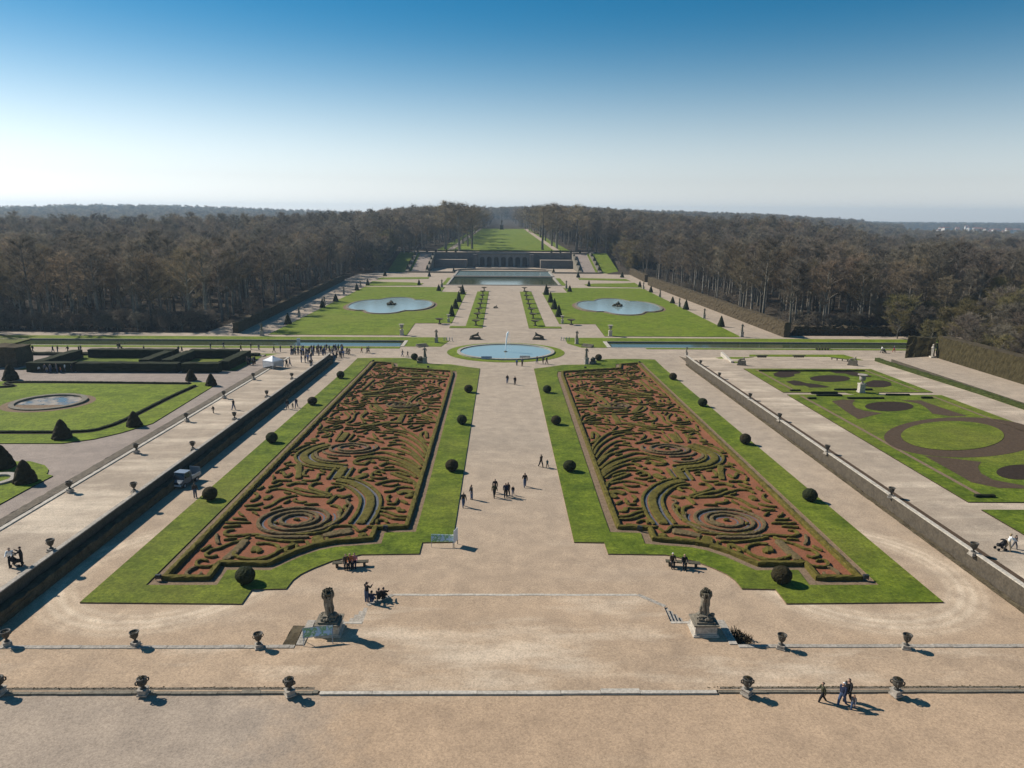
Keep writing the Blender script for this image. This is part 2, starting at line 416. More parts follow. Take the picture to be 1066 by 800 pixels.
# canals
for nm,x0,x1 in (('canal',-121.5,-25),('canal',27.4,190)):
    struct(sheet(nm,rect(x0,x1,CY0,CY1),-.26,water_c))
def quay(x0,x1,y0,y1,dz0,dz1,mat=stone_d):
    bm=BM()
    for a,b_ in ((x0,x1),):
        n=max(1,int((b_-a)/8))
        for i in range(n): 
            xa=a+(b_-a)*i/n+.02; xb=a+(b_-a)*(i+1)/n-.02
            box(bm,xa,xb,y0,y1,G(y0)+dz0,G(y0)+dz1)
    return struct(obj('canal_edge',bm,mat))
for x0,x1 in ((-121.5,-25),(27.4,190)):
    quay(x0,x1,CY0-.35,CY0+.15,-.5,.07,stone); quay(x0,x1,CY1-.15,CY1+.4,-.5,.10,stone_d)
quay(-25.1,-24.2,CY0,CY1,-.5,.12,stone_w); quay(26.5,27.5,CY0,CY1,-.5,.12,stone_w)
# grass banks by the canal
struct(sheet('grass_bank',[(-123,CY1+.4),(-14.5,CY1+.4),(-14.5,188.2),(-135,188.2)],.05,lawn_far,.06))
struct(sheet('grass_bank',[(17,CY1+.4),(160,CY1+.4),(160,188.6),(17,188.6)],.05,lawn_far,.06))
struct(sheet('grass_bank',[(-24.2,CY0),(-15,CY0),(-13.5,CY1+.38),(-24.2,CY1+.38)],.05,lawn_far,.06))
struct(sheet('grass_bank',[(17,CY1+.38),(17,180),(20,CY0-.4),(26.5,CY0-.4),(26.5,CY1+.38)],.05,lawn_far,.06))
struct(sheet('grass_bank',[(-124,171.8),(-25,171.8),(-25,CY0-.36),(-124,CY0-.36)],.05,lawn_far,.06))
struct(sheet('grass_bank',[(-260,190),(-135,190),(-124,CY1+.4),(-260,CY1+.4)],.05,lawn_rough,.06))
struct(sheet('grass_bank',[(36,172.6),(150,172.6),(150,CY0-.36),(36,CY0-.36)],.05,lawn_far,.06))
struct(sheet('grass_verge',[(-118,160.6),(-46,160.6),(-46,164.5),(-120,164.5)],.05,lawn_far,.06))

# ---------------------------------------------------------------- terraces
TA=[(-60,38.8),(-60,43.6),(-14,43.6),(-14,46.7),(-10,46.55),(-10,49.0),(-8.4,50.6),(10.85,50.6),(12.5,48.7),(12.5,46.55),(16.45,46.7),(16.45,43.6),(60,43.6),(60,38.8)]
struct(sheet('upper_terrace',TA,1.0,gravel_band,1.3,side=stone_wall))
struct(sheet('front_terrace',rect(-70,70,-40,38.8),.88,gravel_front,1.0,side=stone_wall))
def fade(y,a,b_): return 1-sst(a,b_,y)
def promR(x,y): return G(y)+DR*(1 if y<=152 else max(0,(164-y)/12))+.004
def promL(x,y): return G(y)+DL*(1 if y<=152 else max(0,(165-y)/13))+.004
GB2=list(GB)
struct(sheet('right_promenade',rect(41.9,84.6,43.6,152),DR,gravel_prom,1.8,side=stone_wall))
struct(sheet('promenade_ramp',rect(41.9,84.6,152,164),0,gravel_prom,1.6,zf=promR,side=stone_wall))
struct(sheet('upper_promenade',[(84.6,30),(108,30),(108,157),(84.6,150)],DT,gravel_main,2.6,side=stone_wall))
struct(sheet('left_promenade',rect(-46.2,-38.4,43.6,152),DL,gravel_prom,2.0,side=stone_wall))
struct(sheet('promenade_ramp',rect(-52,-38.4,152,165),0,gravel_prom,1.8,zf=promL,side=stone_wall))
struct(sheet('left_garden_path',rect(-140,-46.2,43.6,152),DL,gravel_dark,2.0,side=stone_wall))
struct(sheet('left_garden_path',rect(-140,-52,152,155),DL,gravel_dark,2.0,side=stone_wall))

# retaining walls
def retaining(name,x,y0,y1,dz,label,w=.34):
    t=empty(name,on(x,y0),label,'wall')
    o=wall_run('wall_face',[(x,y0),(x,45),(x,150),(x,y1)] if y0<45 else [(x,y0),(x,150),(x,y1)],w,dz+.02,0,stone_wall)
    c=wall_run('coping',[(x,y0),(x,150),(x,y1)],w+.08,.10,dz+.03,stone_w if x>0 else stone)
    for q in (o,c): q.parent=t; q.matrix_parent_inverse=Matrix.Translation(t.location).inverted()
    return t
retaining('retaining_wall',41.65,43.8,156,DR+.12,'long sunlit rubble wall with pale coping beside the right promenade')
retaining('retaining_wall',-38.15,43.8,156,DL+.1,'long shaded wall with pale coping beside the left promenade')
tag(wall_run('wall_foot_hedge',[(-37.42,43.8),(-37.42,150),(-37.42,154)],.75,1.0,0,wallhedge,sub=.8,jit=.09),'low clipped hedge at the foot of the shaded left promenade wall','hedge')
tag(wall_run('planting_strip',[(-46.95,45),(-47.0,150),(-47,151)],1.15,.14,DL,bank_m,sub=.8,jit=.04),'low flat strip of grey brown growth bordering the left promenade on its garden side','planting strip')
struct(wall_run('promenade_kerb',[(-46.1,45),(-46.1,150),(-46.1,152)],.45,.1,DL,stone_w))
struct(sheet('worn_edge',rect(42.0,42.75,45,152),DR+.012,soil_grey))
# dark weedy strip at foot of the right wall
tag(wall_run('wall_foot_growth',[(41.1,44),(41.1,150),(41.1,154)],.35,.2,0,wallhedge,sub=.6,jit=.07),'dry weeds growing along the foot of the right promenade wall','weeds',kind='stuff')
# foreground copings
def slabs(name,x0,x1,y0,y1,dz,h,mat,seg=1.4):
    bm=BM(); x=x0
    while x<x1-.05:
        xe=min(x1,x+seg*R.uniform(.8,1.2)); j=R.uniform(-.02,.02)
        box(bm,x+.012,xe-.012,y0+j,y1+j,G((y0+y1)/2)+dz-.2,G((y0+y1)/2)+dz+h+R.uniform(-.01,.01)); x=xe
    return struct(obj(name,bm,mat))
def slabs_y(name,y0,y1,x0,x1,dz,h,mat,seg=1.4):
    bm=BM(); y=y0
    while y<y1-.05:
        ye=min(y1,y+seg*R.uniform(.8,1.2)); j=R.uniform(-.02,.02)
        box(bm,x0+j,x1+j,y+.012,ye-.012,G(y)+dz-.2,G(y)+dz+h); y=ye
    return struct(obj(name,bm,mat))
slabs('stone_edging',-55,-14.1,43.25,43.6,1.0,.05,stone)
slabs('stone_edging',16.5,55,43.25,43.6,1.0,.05,stone)
slabs('stone_edging',-55,-11.3,38.6,38.9,.95,.05,stone_d)
slabs('stone_edging',-11.2,13.6,38.5,38.95,.97,.03,stone_w,3)
slabs('stone_edging',13.7,55,38.6,38.85,.95,.03,stone_d)
slabs('stone_edging',-8.4,10.8,50.35,50.62,1.0,.02,stone_w,2)
slabs_y('stone_edging',43.6,46.7,-14.05,-13.5,1.0,.06,stone,1.)
slabs_y('stone_edging',43.6,46.7,15.95,16.5,1.0,.06,stone,1.)
for a,b_ in (((10.85,50.5),(12.6,48.7)),((-8.4,50.5),(-10.1,48.9))):
    struct(wall_run('stone_edging',[a,b_],.35,.05,.98,stone))
for x0,x1 in ((-13.6,-11.4),(13.9,16.0)):
    slabs('stone_edging',x0,x1,46.35,46.72,1.0,.05,stone)
# worn turf lines behind the edgings
def turf_line(x0,x1,y,w,dz,n):
    bm=BM()
    for i in range(n):
        x=R.uniform(x0,x1); yy=y+R.gauss(0,w*.4); s=R.uniform(.04,.10); z=G(yy)+dz
        a=R.uniform(0,6.28)
        v=[bm.verts.new((x+math.cos(a+k*2.1)*s,yy+math.sin(a+k*2.1)*s*.7,z)) for k in range(3)]; t_=bm.verts.new((x,yy,z+R.uniform(.02,.05)))
        for k in range(3): bm.faces.new((v[k],v[(k+1)%3],t_))
    o=obj('turf_tufts',bm,R.choice((wallhedge,hedge_olive))); tag(o,kind='stuff'); return o
struct(sheet('worn_edge',rect(-55,-11.6,38.92,39.16),1.006,bank_m)); struct(sheet('worn_edge',rect(13.9,55,38.88,39.12),1.006,bank_m)); struct(sheet('worn_edge',rect(16.6,55,43.62,44.1),.006,bank_m)); struct(sheet('worn_edge',rect(-34,-16,43.62,43.9),.006,bank_m))
turf_line(-50,-12,39.1,.12,1.0,700); turf_line(13,50,39.05,.12,1.0,700)
turf_line(-50,-14,43.9,.25,0,500)
tag(wall_run('bank_hedge',[(-14.75,43.4),(-14.75,46.9)],.9,.55,0,wallhedge,sub=.5,jit=.08),'short scruffy brown hedge against the left end of the stone stair terrace','hedge')
def scrub(loc,r,n,name,label,mat=wallhedge):
    bm=BM()
    for i in range(n):
        a=R.uniform(0,6.28); d=r*math.sqrt(R.random()); x=math.cos(a)*d; y=math.sin(a)*d; h=R.uniform(.15,.5)
        tube(bm,[(x,y,0),(x+R.uniform(-.15,.15),y+R.uniform(-.15,.15),h)],[.03,.012],3)
        q=[bm.verts.new((x+R.uniform(-.15,.15),y+R.uniform(-.15,.15),h*R.uniform(.3,1))) for _ in range(3)]; bm.faces.new(q)
    o=obj(name,bm,mat,loc=loc); return tag(o,label,'shrub')
scrub(P(762,663,0),.9,160,'scrub','straggly dry shrub below the right stair terrace coping',wallhedge)
scrub(P(774,667,0),.6,90,'scrub','small clump of dry growth by the coping right of the stair terrace',wallhedge)

# stairs (six steps each side going down away from the axis)
def stair(s):
    t=empty('stone_stair',on(12.5 if s>0 else 2*AXX-12.5,46.6),'pale stone steps, shaded on every tread, left of the right statue group' if s>0 else 'pale sunlit stone steps just right of the left statue group','stairs')
    bx0=12.5
    for i in range(6):
        bm=BM(); x0=bx0+i*.31; x1=x0+.31; h=1.0-.165*(i+1)*.95
        yb=48.75-i*.22
        zf=G(46.6)+h
        xa,xb=(x0,x1) if s>0 else (2*AXX-x1,2*AXX-x0)
        box(bm,xa-t.location.x,xb-t.location.x,46.55-t.location.y,yb-t.location.y,G(46.6)-.1-t.location.z,zf-t.location.z)
        obj('step',bm,stone,t)
    # cheek wall along the diagonal and front
    for y0,y1 in ((46.3,46.55),):
        bm=BM(); xa,xb=(12.5,14.5) if s>0 else (2*AXX-14.5,2*AXX-12.5)
        box(bm,xa-t.location.x,xb-t.location.x,y0-t.location.y,y1-t.location.y,-.1,1.03); obj('cheek_wall',bm,stone_w,t)
stair(1); stair(-1)

# ---------------------------------------------------------------- ground patterns of the right garden
def Lawn(name,poly,dz,mat,th=.10): return struct(sheet(name,poly,dz+th,mat,th+.02,side=soil))
def bed(poly,dz,mat=soil): return struct(sheet('flower_bed',poly,dz,mat))
Lawn('lawn',[(49.8,142.2),(76.3,142.4),(76.3,120.8),(49.5,120.3)],DR,lawn)
Lawn('lawn',[(49.5,118.6),(76.5,118.6),(76.8,60),(76.8,55),(69,55),(69,68.6),(48.9,68.8)],DR,lawn)
yy=P(1020,531.7,DR).y
Lawn('lawn',[(48.9,yy),(76.8,yy),(76.8,44),(48.9,44)],DR,lawn)
z6=lambda x,y:(796+x*.2533,360+y*.2533)
z7=lambda x,y:(780+x*.1313,330+y*.1313)
def zpoly(f,pts,dz): return [P(*f(*p),dz) for p in pts]
d1=DR+.11
def E6(f,cx,cy,rx,ry,n=40): return [P(*f(cx+rx*math.cos(2*math.pi*k/n),cy+ry*math.sin(2*math.pi*k/n)),d1) for k in range(n)]
bed(E6(z6,512,250,100,20),d1+.008)
bed(E6(z6,814,377,324,83),d1+.006,soil_grey)
struct(sheet('lawn_oval',E6(z6,772,371,212,60),d1+.05,lawn,.05,side=soil))
bed(E6(z6,1052,520,100,31),d1+.008)
bed(zpoly(z6,[(275,228),(320,222),(372,222),(360,240),(375,256),(410,268),(485,278),(440,288),(385,303),(330,268)],d1),d1+.008,soil_grey)
bed(zpoly(z6,[(560,224),(640,225),(735,258),(835,290),(760,290),(690,280),(672,262),(640,240)],d1),d1+.008,soil_grey)
bed(zpoly(z6,[(655,452),(760,462),(890,478),(876,500),(890,525),(940,552),(1066,575),(1066,588),(960,585),(850,562),(750,505)],d1),d1+.008,soil_grey)
bed(E6(z7,640,490,160,27),d1+.008)
for pl in ([(190,450),(250,430),(330,430),(410,438),(400,448),(355,455),(360,470),(310,480),(250,482),(200,470)],[(640,435),(700,428),(790,432),(860,440),(970,470),(960,480),(870,475),(800,463),(760,450),(690,448)],[(290,515),(350,503),(400,510),(450,525),(540,535),(640,555),(600,562),(480,562),(440,545),(360,545)],[(900,545),(930,520),(985,503),(1066,505),(1120,520),(1130,545),(1066,560),(960,558)]):
    bed(zpoly(z7,pl,d1),d1+.008)
# thin earth lines and dark edging strips of the right garden
def line_bed(a,b_,w,dz,mat): 
    a=Vector(a[:2]); b_=Vector(b_[:2]); n=(b_-a).normalized(); n=Vector((-n.y,n.x))*w/2
    return struct(sheet('earth_line',[a+n,b_+n,b_-n,a-n],dz,mat))
line_bed((51.5,117.6),(51.5,71),.55,d1+.006,earth); line_bed((74.3,117.6),(74.3,70),.5,d1+.006,earth)
line_bed((52.0,141),(52.0,121.5),.5,d1+.006,earth); line_bed((74.3,141.5),(74.3,121.5),.5,d1+.006,earth)
edg=[]
for k,(a,b_,f) in enumerate([((80,425),(915,425),z7),((325,580),(405,580),z7),((490,597),(700,597),z7),((675,573),(975,573),z7),((535,619),(735,619),z7),((465,642),(530,642),z7),((780,641),(1066,641),z7),((865,615),(945,615),z6),((645,212),(690,212),z6),((500,200),(595,200),z6)]):
    A=P(*f(*a),DR+.3); B=P(*f(*b_),DR+.3); edg.append((A,B))
    o=wall_run('edging_hedge',[(A.x,A.y),(B.x,B.y)],.38,.32,DR+.05,darkhedge,sub=.5,jit=.03)
    tag(o,['long dark clipped edging at the back of the right flower lawn','short dark edging at the near left corner of the rear right lawn','dark edging left of the white vase, behind the cross path','dark edging behind the white vase','dark edging in front left of the white vase on the near lawn','stubby dark edging at the far left corner of the large right lawn','dark edging in front right of the white vase','short dark edging block at the near corner of the large right lawn','short dark edging at the far right corner of the large right lawn','dark edging right of the white vase by the cross path'][k],'edging hedge','dark edging hedges of the right garden')
# island round the vase
vp=P(896.2,408.8,DR)
struct(sheet('vase_island',ell(vp.x,vp.y+.2,3.0,2.6,30),DR+.06,lawn,.08))
# area behind the right garden
struct(sheet('grass_verge',[P(780,369.6).xy,P(878,369.6).xy,P(893,378).xy,P(898,381.3).xy,P(884,381.3).xy,P(862,372.4).xy,P(780,372).xy],.9,lawn_far,.6,zf=lambda x,y: promR(x,y)+.06))
struct(sheet('grass_verge',[P(745,371.5,1).xy,P(752,369.5,1).xy,P(785,369.3,1).xy,P(772,373,1).xy,P(776,380,1).xy,P(764,380.5,1).xy],.9,lawn_far,.6,zf=lambda x,y: promR(x,y)+.06))
o=wall_run('ramp_wall',[P(751,371,.8).xy,P(762,379.4,1.2).xy],.5,.9,.95,stone_w); tag(o,'short pale sloping wall in the grass corner beside the right promenade','wall')
tag(wall_run('bank_hedge',[P(912.5,376,DR).xy,(84.2,120),(84.2,60)],.9,.7,DR,box_green,sub=.7,jit=.06),'long low green hedge below the upper gravel terrace at right','hedge')
# left garden
Lawn('lawn',[(-135,126.0),(-52.0,125.6),(-50.8,123.4),(-49.6,97.8),(-51.5,93),(-53.5,90),(-56.5,88),(-135,87.6)],DL,lawn_far)
z1=lambda x,y:(x*.2533,360+y*.2533)
for k,pl in enumerate(([(0,170),(70,150),(785,155)],[(803,164),(690,215),(520,300),(430,335),(330,352),(0,355)])):
    q=zpoly(z1,pl,DL+.2)
    q=[(-120,q[0].y)]+[(p.x,p.y) for p in q] if k==0 else [(p.x,p.y) for p in q]+[(-120,q[-1].y)]
    bm=BM(); flat_ribbon(bm,q,1.3,DL+.115); struct(obj('flower_border',bm,soil))
    bm=BM(); ribbon(bm,q,.5,.32,DL+.05,.04); o=obj('edging_hedge',bm,darkhedge)
    tag(o,'dark clipped edging along the back of the left pond lawn' if k==0 else 'dark clipped edging curving along the near side of the left pond lawn','edging hedge')
ll=zpoly(z1,[(-300,470),(30,474),(60,475),(70,479),(125,478),(150,485),(185,495),(200,512),(196,526),(190,530),(218,538),(100,600),(0,655),(-300,800)],DL)
Lawn('lawn',[p.xy for p in ll],DL,lawn_far)
# labyrinth hedges
def dh(pts,label,w=1.9,h=1.8,base=DL):
    return tag(wall_run('clipped_hedge',pts,w,h,base,darkhedge,sub=1.0,jit=.06,matcap=yew),label,'hedge','dark clipped hedges of the hedge garden')
X=lambda x,y:P(x,y,DL)
a=X(28,387.5);b_=X(77,387.5);c=X(80.5,387.5);d=X(186,387.7);e=X(190.5,387.7);f_=X(234,388)
Yf=a.y+.9
dh([(a.x,Yf),(b_.x,Yf)],'left front block of dark clipped hedge with visitors standing against it')
dh([(c.x,Yf),(d.x,Yf)],'middle and longest front block of dark clipped hedge in the left garden')
dh([(e.x,Yf),(f_.x-1,Yf)],'right front block of dark clipped hedge nearest the white tent')
dh([(f_.x-.95,Yf+1.6),(f_.x-.95,Yf+14.6)],'short return of dark clipped hedge running back at the right end of the hedge garden')
dh([(a.x+1,Yf+1.6),(a.x+1,Yf+14.6)],'short return of dark clipped hedge running back at the left end of the hedge garden')
dh([(a.x+3,Yf+15.5),(c.x+12,Yf+15.5)],'back left run of dark clipped hedge in the hedge garden')
dh([(c.x+15,Yf+15.5),(f_.x-3,Yf+15.5)],'back right run of dark clipped hedge in the hedge garden')
dh([(c.x+11,Yf+3),(c.x+11,Yf+14)],'inner cross run of dark clipped hedge left of the middle opening')
dh([(c.x+15.5,Yf+3),(c.x+15.5,Yf+14)],'inner cross run of dark clipped hedge right of the middle opening')
struct(sheet('grass_verge',[(a.x-3,Yf+1.2),(f_.x+1.5,Yf+1.2),(f_.x+1.5,Yf+17),(a.x-3,Yf+17)],DL+.05,lawn,.05))
tag(wall_run('boundary_hedge',[(-113,153.6),(-53,153.6)],1.6,.5,DL,darkhedge,sub=1.0,jit=.08),'long low dark hedge along the back edge of the left garden','hedge')
q=X(-15,384);q2=X(22,383.5)
tag(wall_run('hornbeam_block',[(q.x-8,q.y+3.4),(q2.x-1,q2.y+3.0)],5.0,4.0,DL,hedge_top,sub=.8,jit=.18),'tall brown winter hedge block at the left edge above the topiary','hedge')
# tall hedge right
p0=P(944,371.5,1.9);p1=P(971,373,2.2);p2=P(1066,401,DT)
tag(wall_run('hornbeam_hedge',[(p0.x,p0.y+.6),(p1.x+.6,p1.y+.6)],1.4,5.0,DR,hedge_olive,sub=.6,jit=.12),'short end face of the tall clipped winter hedge beside the stone term','hedge')
tag(wall_run('hornbeam_hedge',[(p1.x+2.0,p1.y+.2),(p2.x+1.4,p2.y),(p2.x+1.4,60)],2.6,4.9,DT-.2,hedge_olive,sub=.5,jit=.09,matcap=hedge_top),'long tall clipped winter hedge along the upper right terrace','hedge')
# hornbeam hedges beside the far paths
a=P(248,347.5);b_=P(359,292.5)
tag(wall_run('hornbeam_hedge',[(a.x-1,a.y+1),(b_.x-1,b_.y)],1.6,3.0,0,hedge_top,sub=1.0,jit=.15),'long clipped hedge along the left wood beside the far lawn','hedge')
a=P(815,352);b_=P(674,297)
tag(wall_run('hornbeam_hedge',[(a.x+1.4,a.y+1),(b_.x+1,b_.y)],1.8,4.0,0,hedge_top,sub=1.0,jit=.15),'long clipped brown hedge along the right wood beside the far lawn','hedge')
a=P(670,294);b_=P(655,286)
tag(wall_run('hornbeam_hedge',[(a.x+1.4,a.y),(b_.x+1,b_.y)],1.8,3.6,0,hedge_top,sub=1.0,jit=.15),'short far length of clipped brown hedge beyond the gap on the right path','hedge')
a=P(800,352);
tag(wall_run('wood_edge_hedge',[(82,196.5),(140,196.5)],1.8,2.5,-.1,hedge_top,sub=.8,jit=.4),'brown hedge at the foot of the right wood beyond the canal','hedge')

# ---------------------------------------------------------------- main lawns with embroidery
GR=[(556,384.5),(572.5,382.5),(585.7,380.5),(608,380.2),(619.8,379.9),(616.5,376.2),(631.6,374.4),(660,374.4),(681.5,374.9),(982,628),(818.6,629.6),(807.2,614.8),(772.2,614),(764.7,605),(756.3,599),(743,592.8),(723.5,585.3),(693,578.6),(633,577.7),(629,566),(598.2,565.5)]
BR=[(585.2,391.5),(585.6,388.3),(645.5,384.8),(646,380.6),(664.8,379.4),(895,604),(850.4,604),(838.6,588.8),(789,589.2),(778,584.4),(761,577),(739.4,569.9),(718.8,566),(700,564.7),(681,563.2),(676.3,551.8),(644.2,550.8),(636,530)]
def world(pts,dz=0): return [P(x,y,dz).xy for x,y in pts]
def area2(p): return sum(a[0]*b_[1]-b_[0]*a[1] for a,b_ in zip(p,p[1:]+p[:1]))
def offset(poly,d):
    n=len(poly); s=1 if area2(poly)>0 else -1; out=[]
    for i in range(n):
        a=Vector(poly[i-1]);b_=Vector(poly[i]);c=Vector(poly[(i+1)%n])
        u=(b_-a).normalized();v=(c-b_).normalized(); n1=Vector((u.y,-u.x))*s;n2=Vector((v.y,-v.x))*s
        m_=(n1+n2); k=m_.length_squared
        out.append(b_+ (m_*(2/k) if k>.3 else n1)*d)
    return out
from mathutils.geometry import tessellate_polygon
def sheet_hole(name,outer,hole,dz,mat,thick,side):
    bm=BM(); pts=[Vector((p[0],p[1],0)) for p in outer]; h=[Vector((p[0],p[1],0)) for p in hole]
    allp=pts+h; vs=[bm.verts.new(p) for p in allp]
    for t in tessellate_polygon([pts,h]):
        f=bm.faces.new([vs[i] for i in t]); 
    bm.normal_update()
    for f in bm.faces:
        if f.normal.z<0: f.normal_flip()
    for yb,_ in GB[1:-1]: bmesh.ops.bisect_plane(bm,geom=bm.verts[:]+bm.edges[:]+bm.faces[:],plane_co=(0,yb,0),plane_no=(0,1,0))
    for v in bm.verts: v.co.z=G(v.co.y)+dz
    be=[e for e in bm.edges if len(e.link_faces)==1]
    r=bmesh.ops.extrude_edge_only(bm,edges=be)
    for v in [g for g in r['geom'] if isinstance(g,bmesh.types.BMVert)]: v.co.z-=thick
    for f in [g for g in r['geom'] if isinstance(g,bmesh.types.BMFace)]: f.material_index=1
    return obj(name,bm,[mat,side])
gr=world(GR); br=world(BR)
for p,q in ((0,7.0),(20,7.0)): gr[p].x=q
for s in (1,-1):
    g=[p if s>0 else Vector((2*AXX-p.x,p.y)) for p in gr]; b_=[p if s>0 else Vector((2*AXX-p.x,p.y)) for p in br]
    ho=offset(b_,1.05)
    struct(sheet_hole('lawn_border',g,ho,.11,lawn,.13,earth))
    struct(sheet('earth_path',offset(b_,1.2),.015,earth))
# ---------------------------------------------------------------- embroidery of box hedges
ORG=dict(A=(580,375,.0938),B=(590,420,.0938),C=(670,420,.0938),D=(600,475,.0938),E=(690,475,.0938),F=(620,530,.0938),G=(700,530,.0938),H=(790,510,.1313))
HH=.28
def zc(c,pts):
    x0,y0,s=ORG[c]; return [P(x0+x*s,y0+y*s,HH).xy for x,y in pts]
CV='''D .6 235,95 280,40 330,0
D .55 262,190 330,120 450,55 600,20 800,15 900,30 990,60 960,85 880,85
D .6 270,230 340,170 450,110 580,75 680,80 720,100
D .4 320,235 400,185 500,150 620,145 740,160 810,200 810,230 740,245 640,230
D .7 330,345 340,300 400,255 500,220 600,180
D .5 400,215 500,185 560,180
D .5 370,295 450,275 560,265 680,280 780,310
D .45 370,345 450,335 540,345 600,380 690,390
D 1.0 360,400 450,385 540,405
D 1.2 380,440 450,428
D .4 540,460 580,520 670,520
D .5 440,520 510,485
D .7 470,590 530,600 550,560
D .4 660,185 720,165 780,190 700,205
D .7 735,125 785,122
D 1.0 870,190 920,220 990,240
D .5 790,265 880,255
D .45 450,660 560,650 640,620 720,600 800,600
D .4 460,690 600,685 700,650 750,630
D .4 560,562 750,570
d .35 1020,470 1070,490 1030,540 1060,600 1130,690
E .45 120,530 180,560 150,600 240,700 330,740 420,780
E .5 330,540 240,560 220,600 240,650
F .35 340,160 450,175 600,190 700,190
F .4 460,140 500,115 570,120 580,150
F .35 700,200 780,240 850,180 1000,180
F .8 700,270 790,290
F .9 880,310 945,330
G .35 0,182 200,185 300,240 450,265 650,275 830,255 900,235
g .7 0,215 150,240 330,290
g .6 480,300 700,305 900,300 1020,285
G .4 530,345 700,350 900,330 1066,300
G .5 290,310 268,382
G 1.0 400,290 345,390
G .35 445,320 425,405
G .4 512,345 480,425
G .8 25,312 60,312
G .4 620,380 630,440 700,465 750,455 700,400 640,370
G .45 1066,375 940,370 830,400 830,450 900,500 1000,540 1066,555
G 1.1 1000,442 1066,450
G .5 620,380 760,430 830,460
G .7 815,140 845,152
C .4 225,340 290,412
g .9 0,240 160,262 320,290
C 1.0 300,330 385,425
C .45 350,310 430,420
c .6 325,625 420,640 560,630 650,590 660,540
c .5 280,580 450,575 540,560 580,530
C .35 20,650 60,630 150,665 250,660 210,620 120,600 0,600
C .4 0,545 120,575 250,590
C .4 75,90 70,110 130,160 100,190 0,195
C .45 310,100 265,150 300,190 400,200 500,190 440,160
C .8 370,150 410,158
C .4 150,100 200,130 230,190 300,230 240,245 140,240 90,220 120,205
C .35 340,260 430,290 560,290 480,255 390,240
C .45 460,330 500,370 580,375 500,345 560,320 630,335
C 1.3 620,402 700,412
C .35 840,540 925,540
C .35 850,575 935,575
C .6 890,700 850,760 870,800
C .4 880,690 980,690
E .8 640,90 640,160 660,250
E .4 670,100 740,95 780,110
E .5 480,150 560,150 600,210 540,220
E .45 360,195 430,200 450,250 520,270 620,265
E .5 720,190 790,230 820,180 850,190
E .5 730,270 880,270 950,300
E .5 400,300 480,300 540,345 440,390 300,430
E .7 570,300 680,295 790,325
E .6 710,350 600,380 450,410 340,450
E .5 300,440 450,440 600,430 720,385 850,360 960,370 1020,400
E .5 680,430 800,450 900,490 980,540 1066,570
E .6 90,425 180,450 260,440 360,520
E .4 160,350 240,380 170,345 260,335 340,360 360,400
E .45 580,500 650,510 720,490 690,470
E .8 970,430 1040,480
B .4 150,190 170,140 260,110
B .4 160,210 240,170 320,145
B .4 150,210 260,205 390,200
B .6 330,155 420,155 460,180
B .5 300,235 380,260 460,280
B .6 210,260 270,265
B .6 230,370 235,425 300,420 350,350 290,310 280,380
B .5 270,540 300,470 380,380 480,320 600,300 720,275
B .5 300,560 340,480 440,400 560,350 640,345
B .5 320,600 380,520 470,450 560,410 660,410
B .5 345,660 400,580 480,510 570,480
B .6 350,640 450,570 560,530 680,500 800,500
B .6 370,720 470,640 600,590 750,545 860,550
B .6 375,770 480,700 600,640 740,600 900,590 1066,610
B .5 380,790 500,720 640,670 740,660 820,690
B .7 620,430 700,430
B .7 600,370 760,390
B .5 640,330 850,320
B .5 760,435 850,410 940,385
B .6 870,655 940,645 1000,680
B .9 520,120 580,212
B .9 540,215 700,215 850,240 1000,260
B .5 700,150 860,125
B .4 840,190 950,185 990,150 940,110 940,80
H .4 115,365 200,400 280,420 360,455 420,470 470,500 460,520 420,525 380,510
h .9 150,390 230,470 320,545
H .35 320,545 400,585 460,600 520,600 550,585 540,560 500,548 455,555
h .35 540,600 590,620 630,650 620,675 570,680 520,665 520,645
H .45 0,520 60,540 130,545 210,530 255,510 240,480
H 1.2 50,460 115,465
H .45 0,360 80,350 180,355 260,360 310,345 290,320 230,310
H .35 130,230 220,225 240,215
H .6 20,150 80,150 130,150
H .4 100,255 300,255
H .4 180,280 320,290
A .6 220,545 350,540 450,580 600,590 750,590 900,570 980,530 970,500
A .6 350,520 400,560 560,560 700,550 770,530 740,515
A .9 850,570 930,500
A .6 180,510 330,505 480,490 590,520 520,440 420,380 240,320
A .6 430,385 400,350 450,330 560,325
A 1.0 470,300 650,310 850,350 1066,380
A .4 570,500 540,440 500,400 600,380
A .4 620,475 640,450 740,440
A .4 160,325 330,325
A .6 200,410 300,430 400,430
A .7 200,470 380,460
A .9 100,180 300,150 600,140
A 1.1 120,210 400,200 700,205
A .4 640,270 770,275 800,260 700,250
A .5 700,130 900,130
A .6 920,220 1050,330
A .8 690,395 900,400 1066,410
A .4 380,265 650,260'''
BANDS=[('C',[(500,458),(620,490),(700,520),(770,560),(792,592),(770,632),(700,668),(600,688),(450,703),(372,712)],None),
('E',[(140,122),(240,252)],None),
('E',[(240,262),(100,285),(0,330),(-30,350),(-100,420),(-115,500),(-70,620),(20,740)],None)]
SPIR=[((756.5,540.3),4.3,3.9,3.3,1.08),((694.6,466.3),3.5,2.6,2,1.15),((640.5,421.5),3.0,2.3,2,1.1)]
curves=[]
for ln in CV.split('\n'):
    k=ln.split(); c=k[0]; 
    pts=[tuple(map(float,q.split(','))) for q in k[2:]]
    dry=c.islower()
    if c=='d': pts=[(x-960+40,y) for x,y in pts]; c='E'
    curves.append((zc(c.upper(),pts),float(k[1]),dry))
strips=[]
def offp(pts,d):
    q=catmull(pts,.5); out=[]
    for i,p in enumerate(q):
        t=(q[min(i+1,len(q)-1)]-q[max(i-1,0)]).normalized(); out.append(p+Vector((-t.y,t.x))*d)
    return out
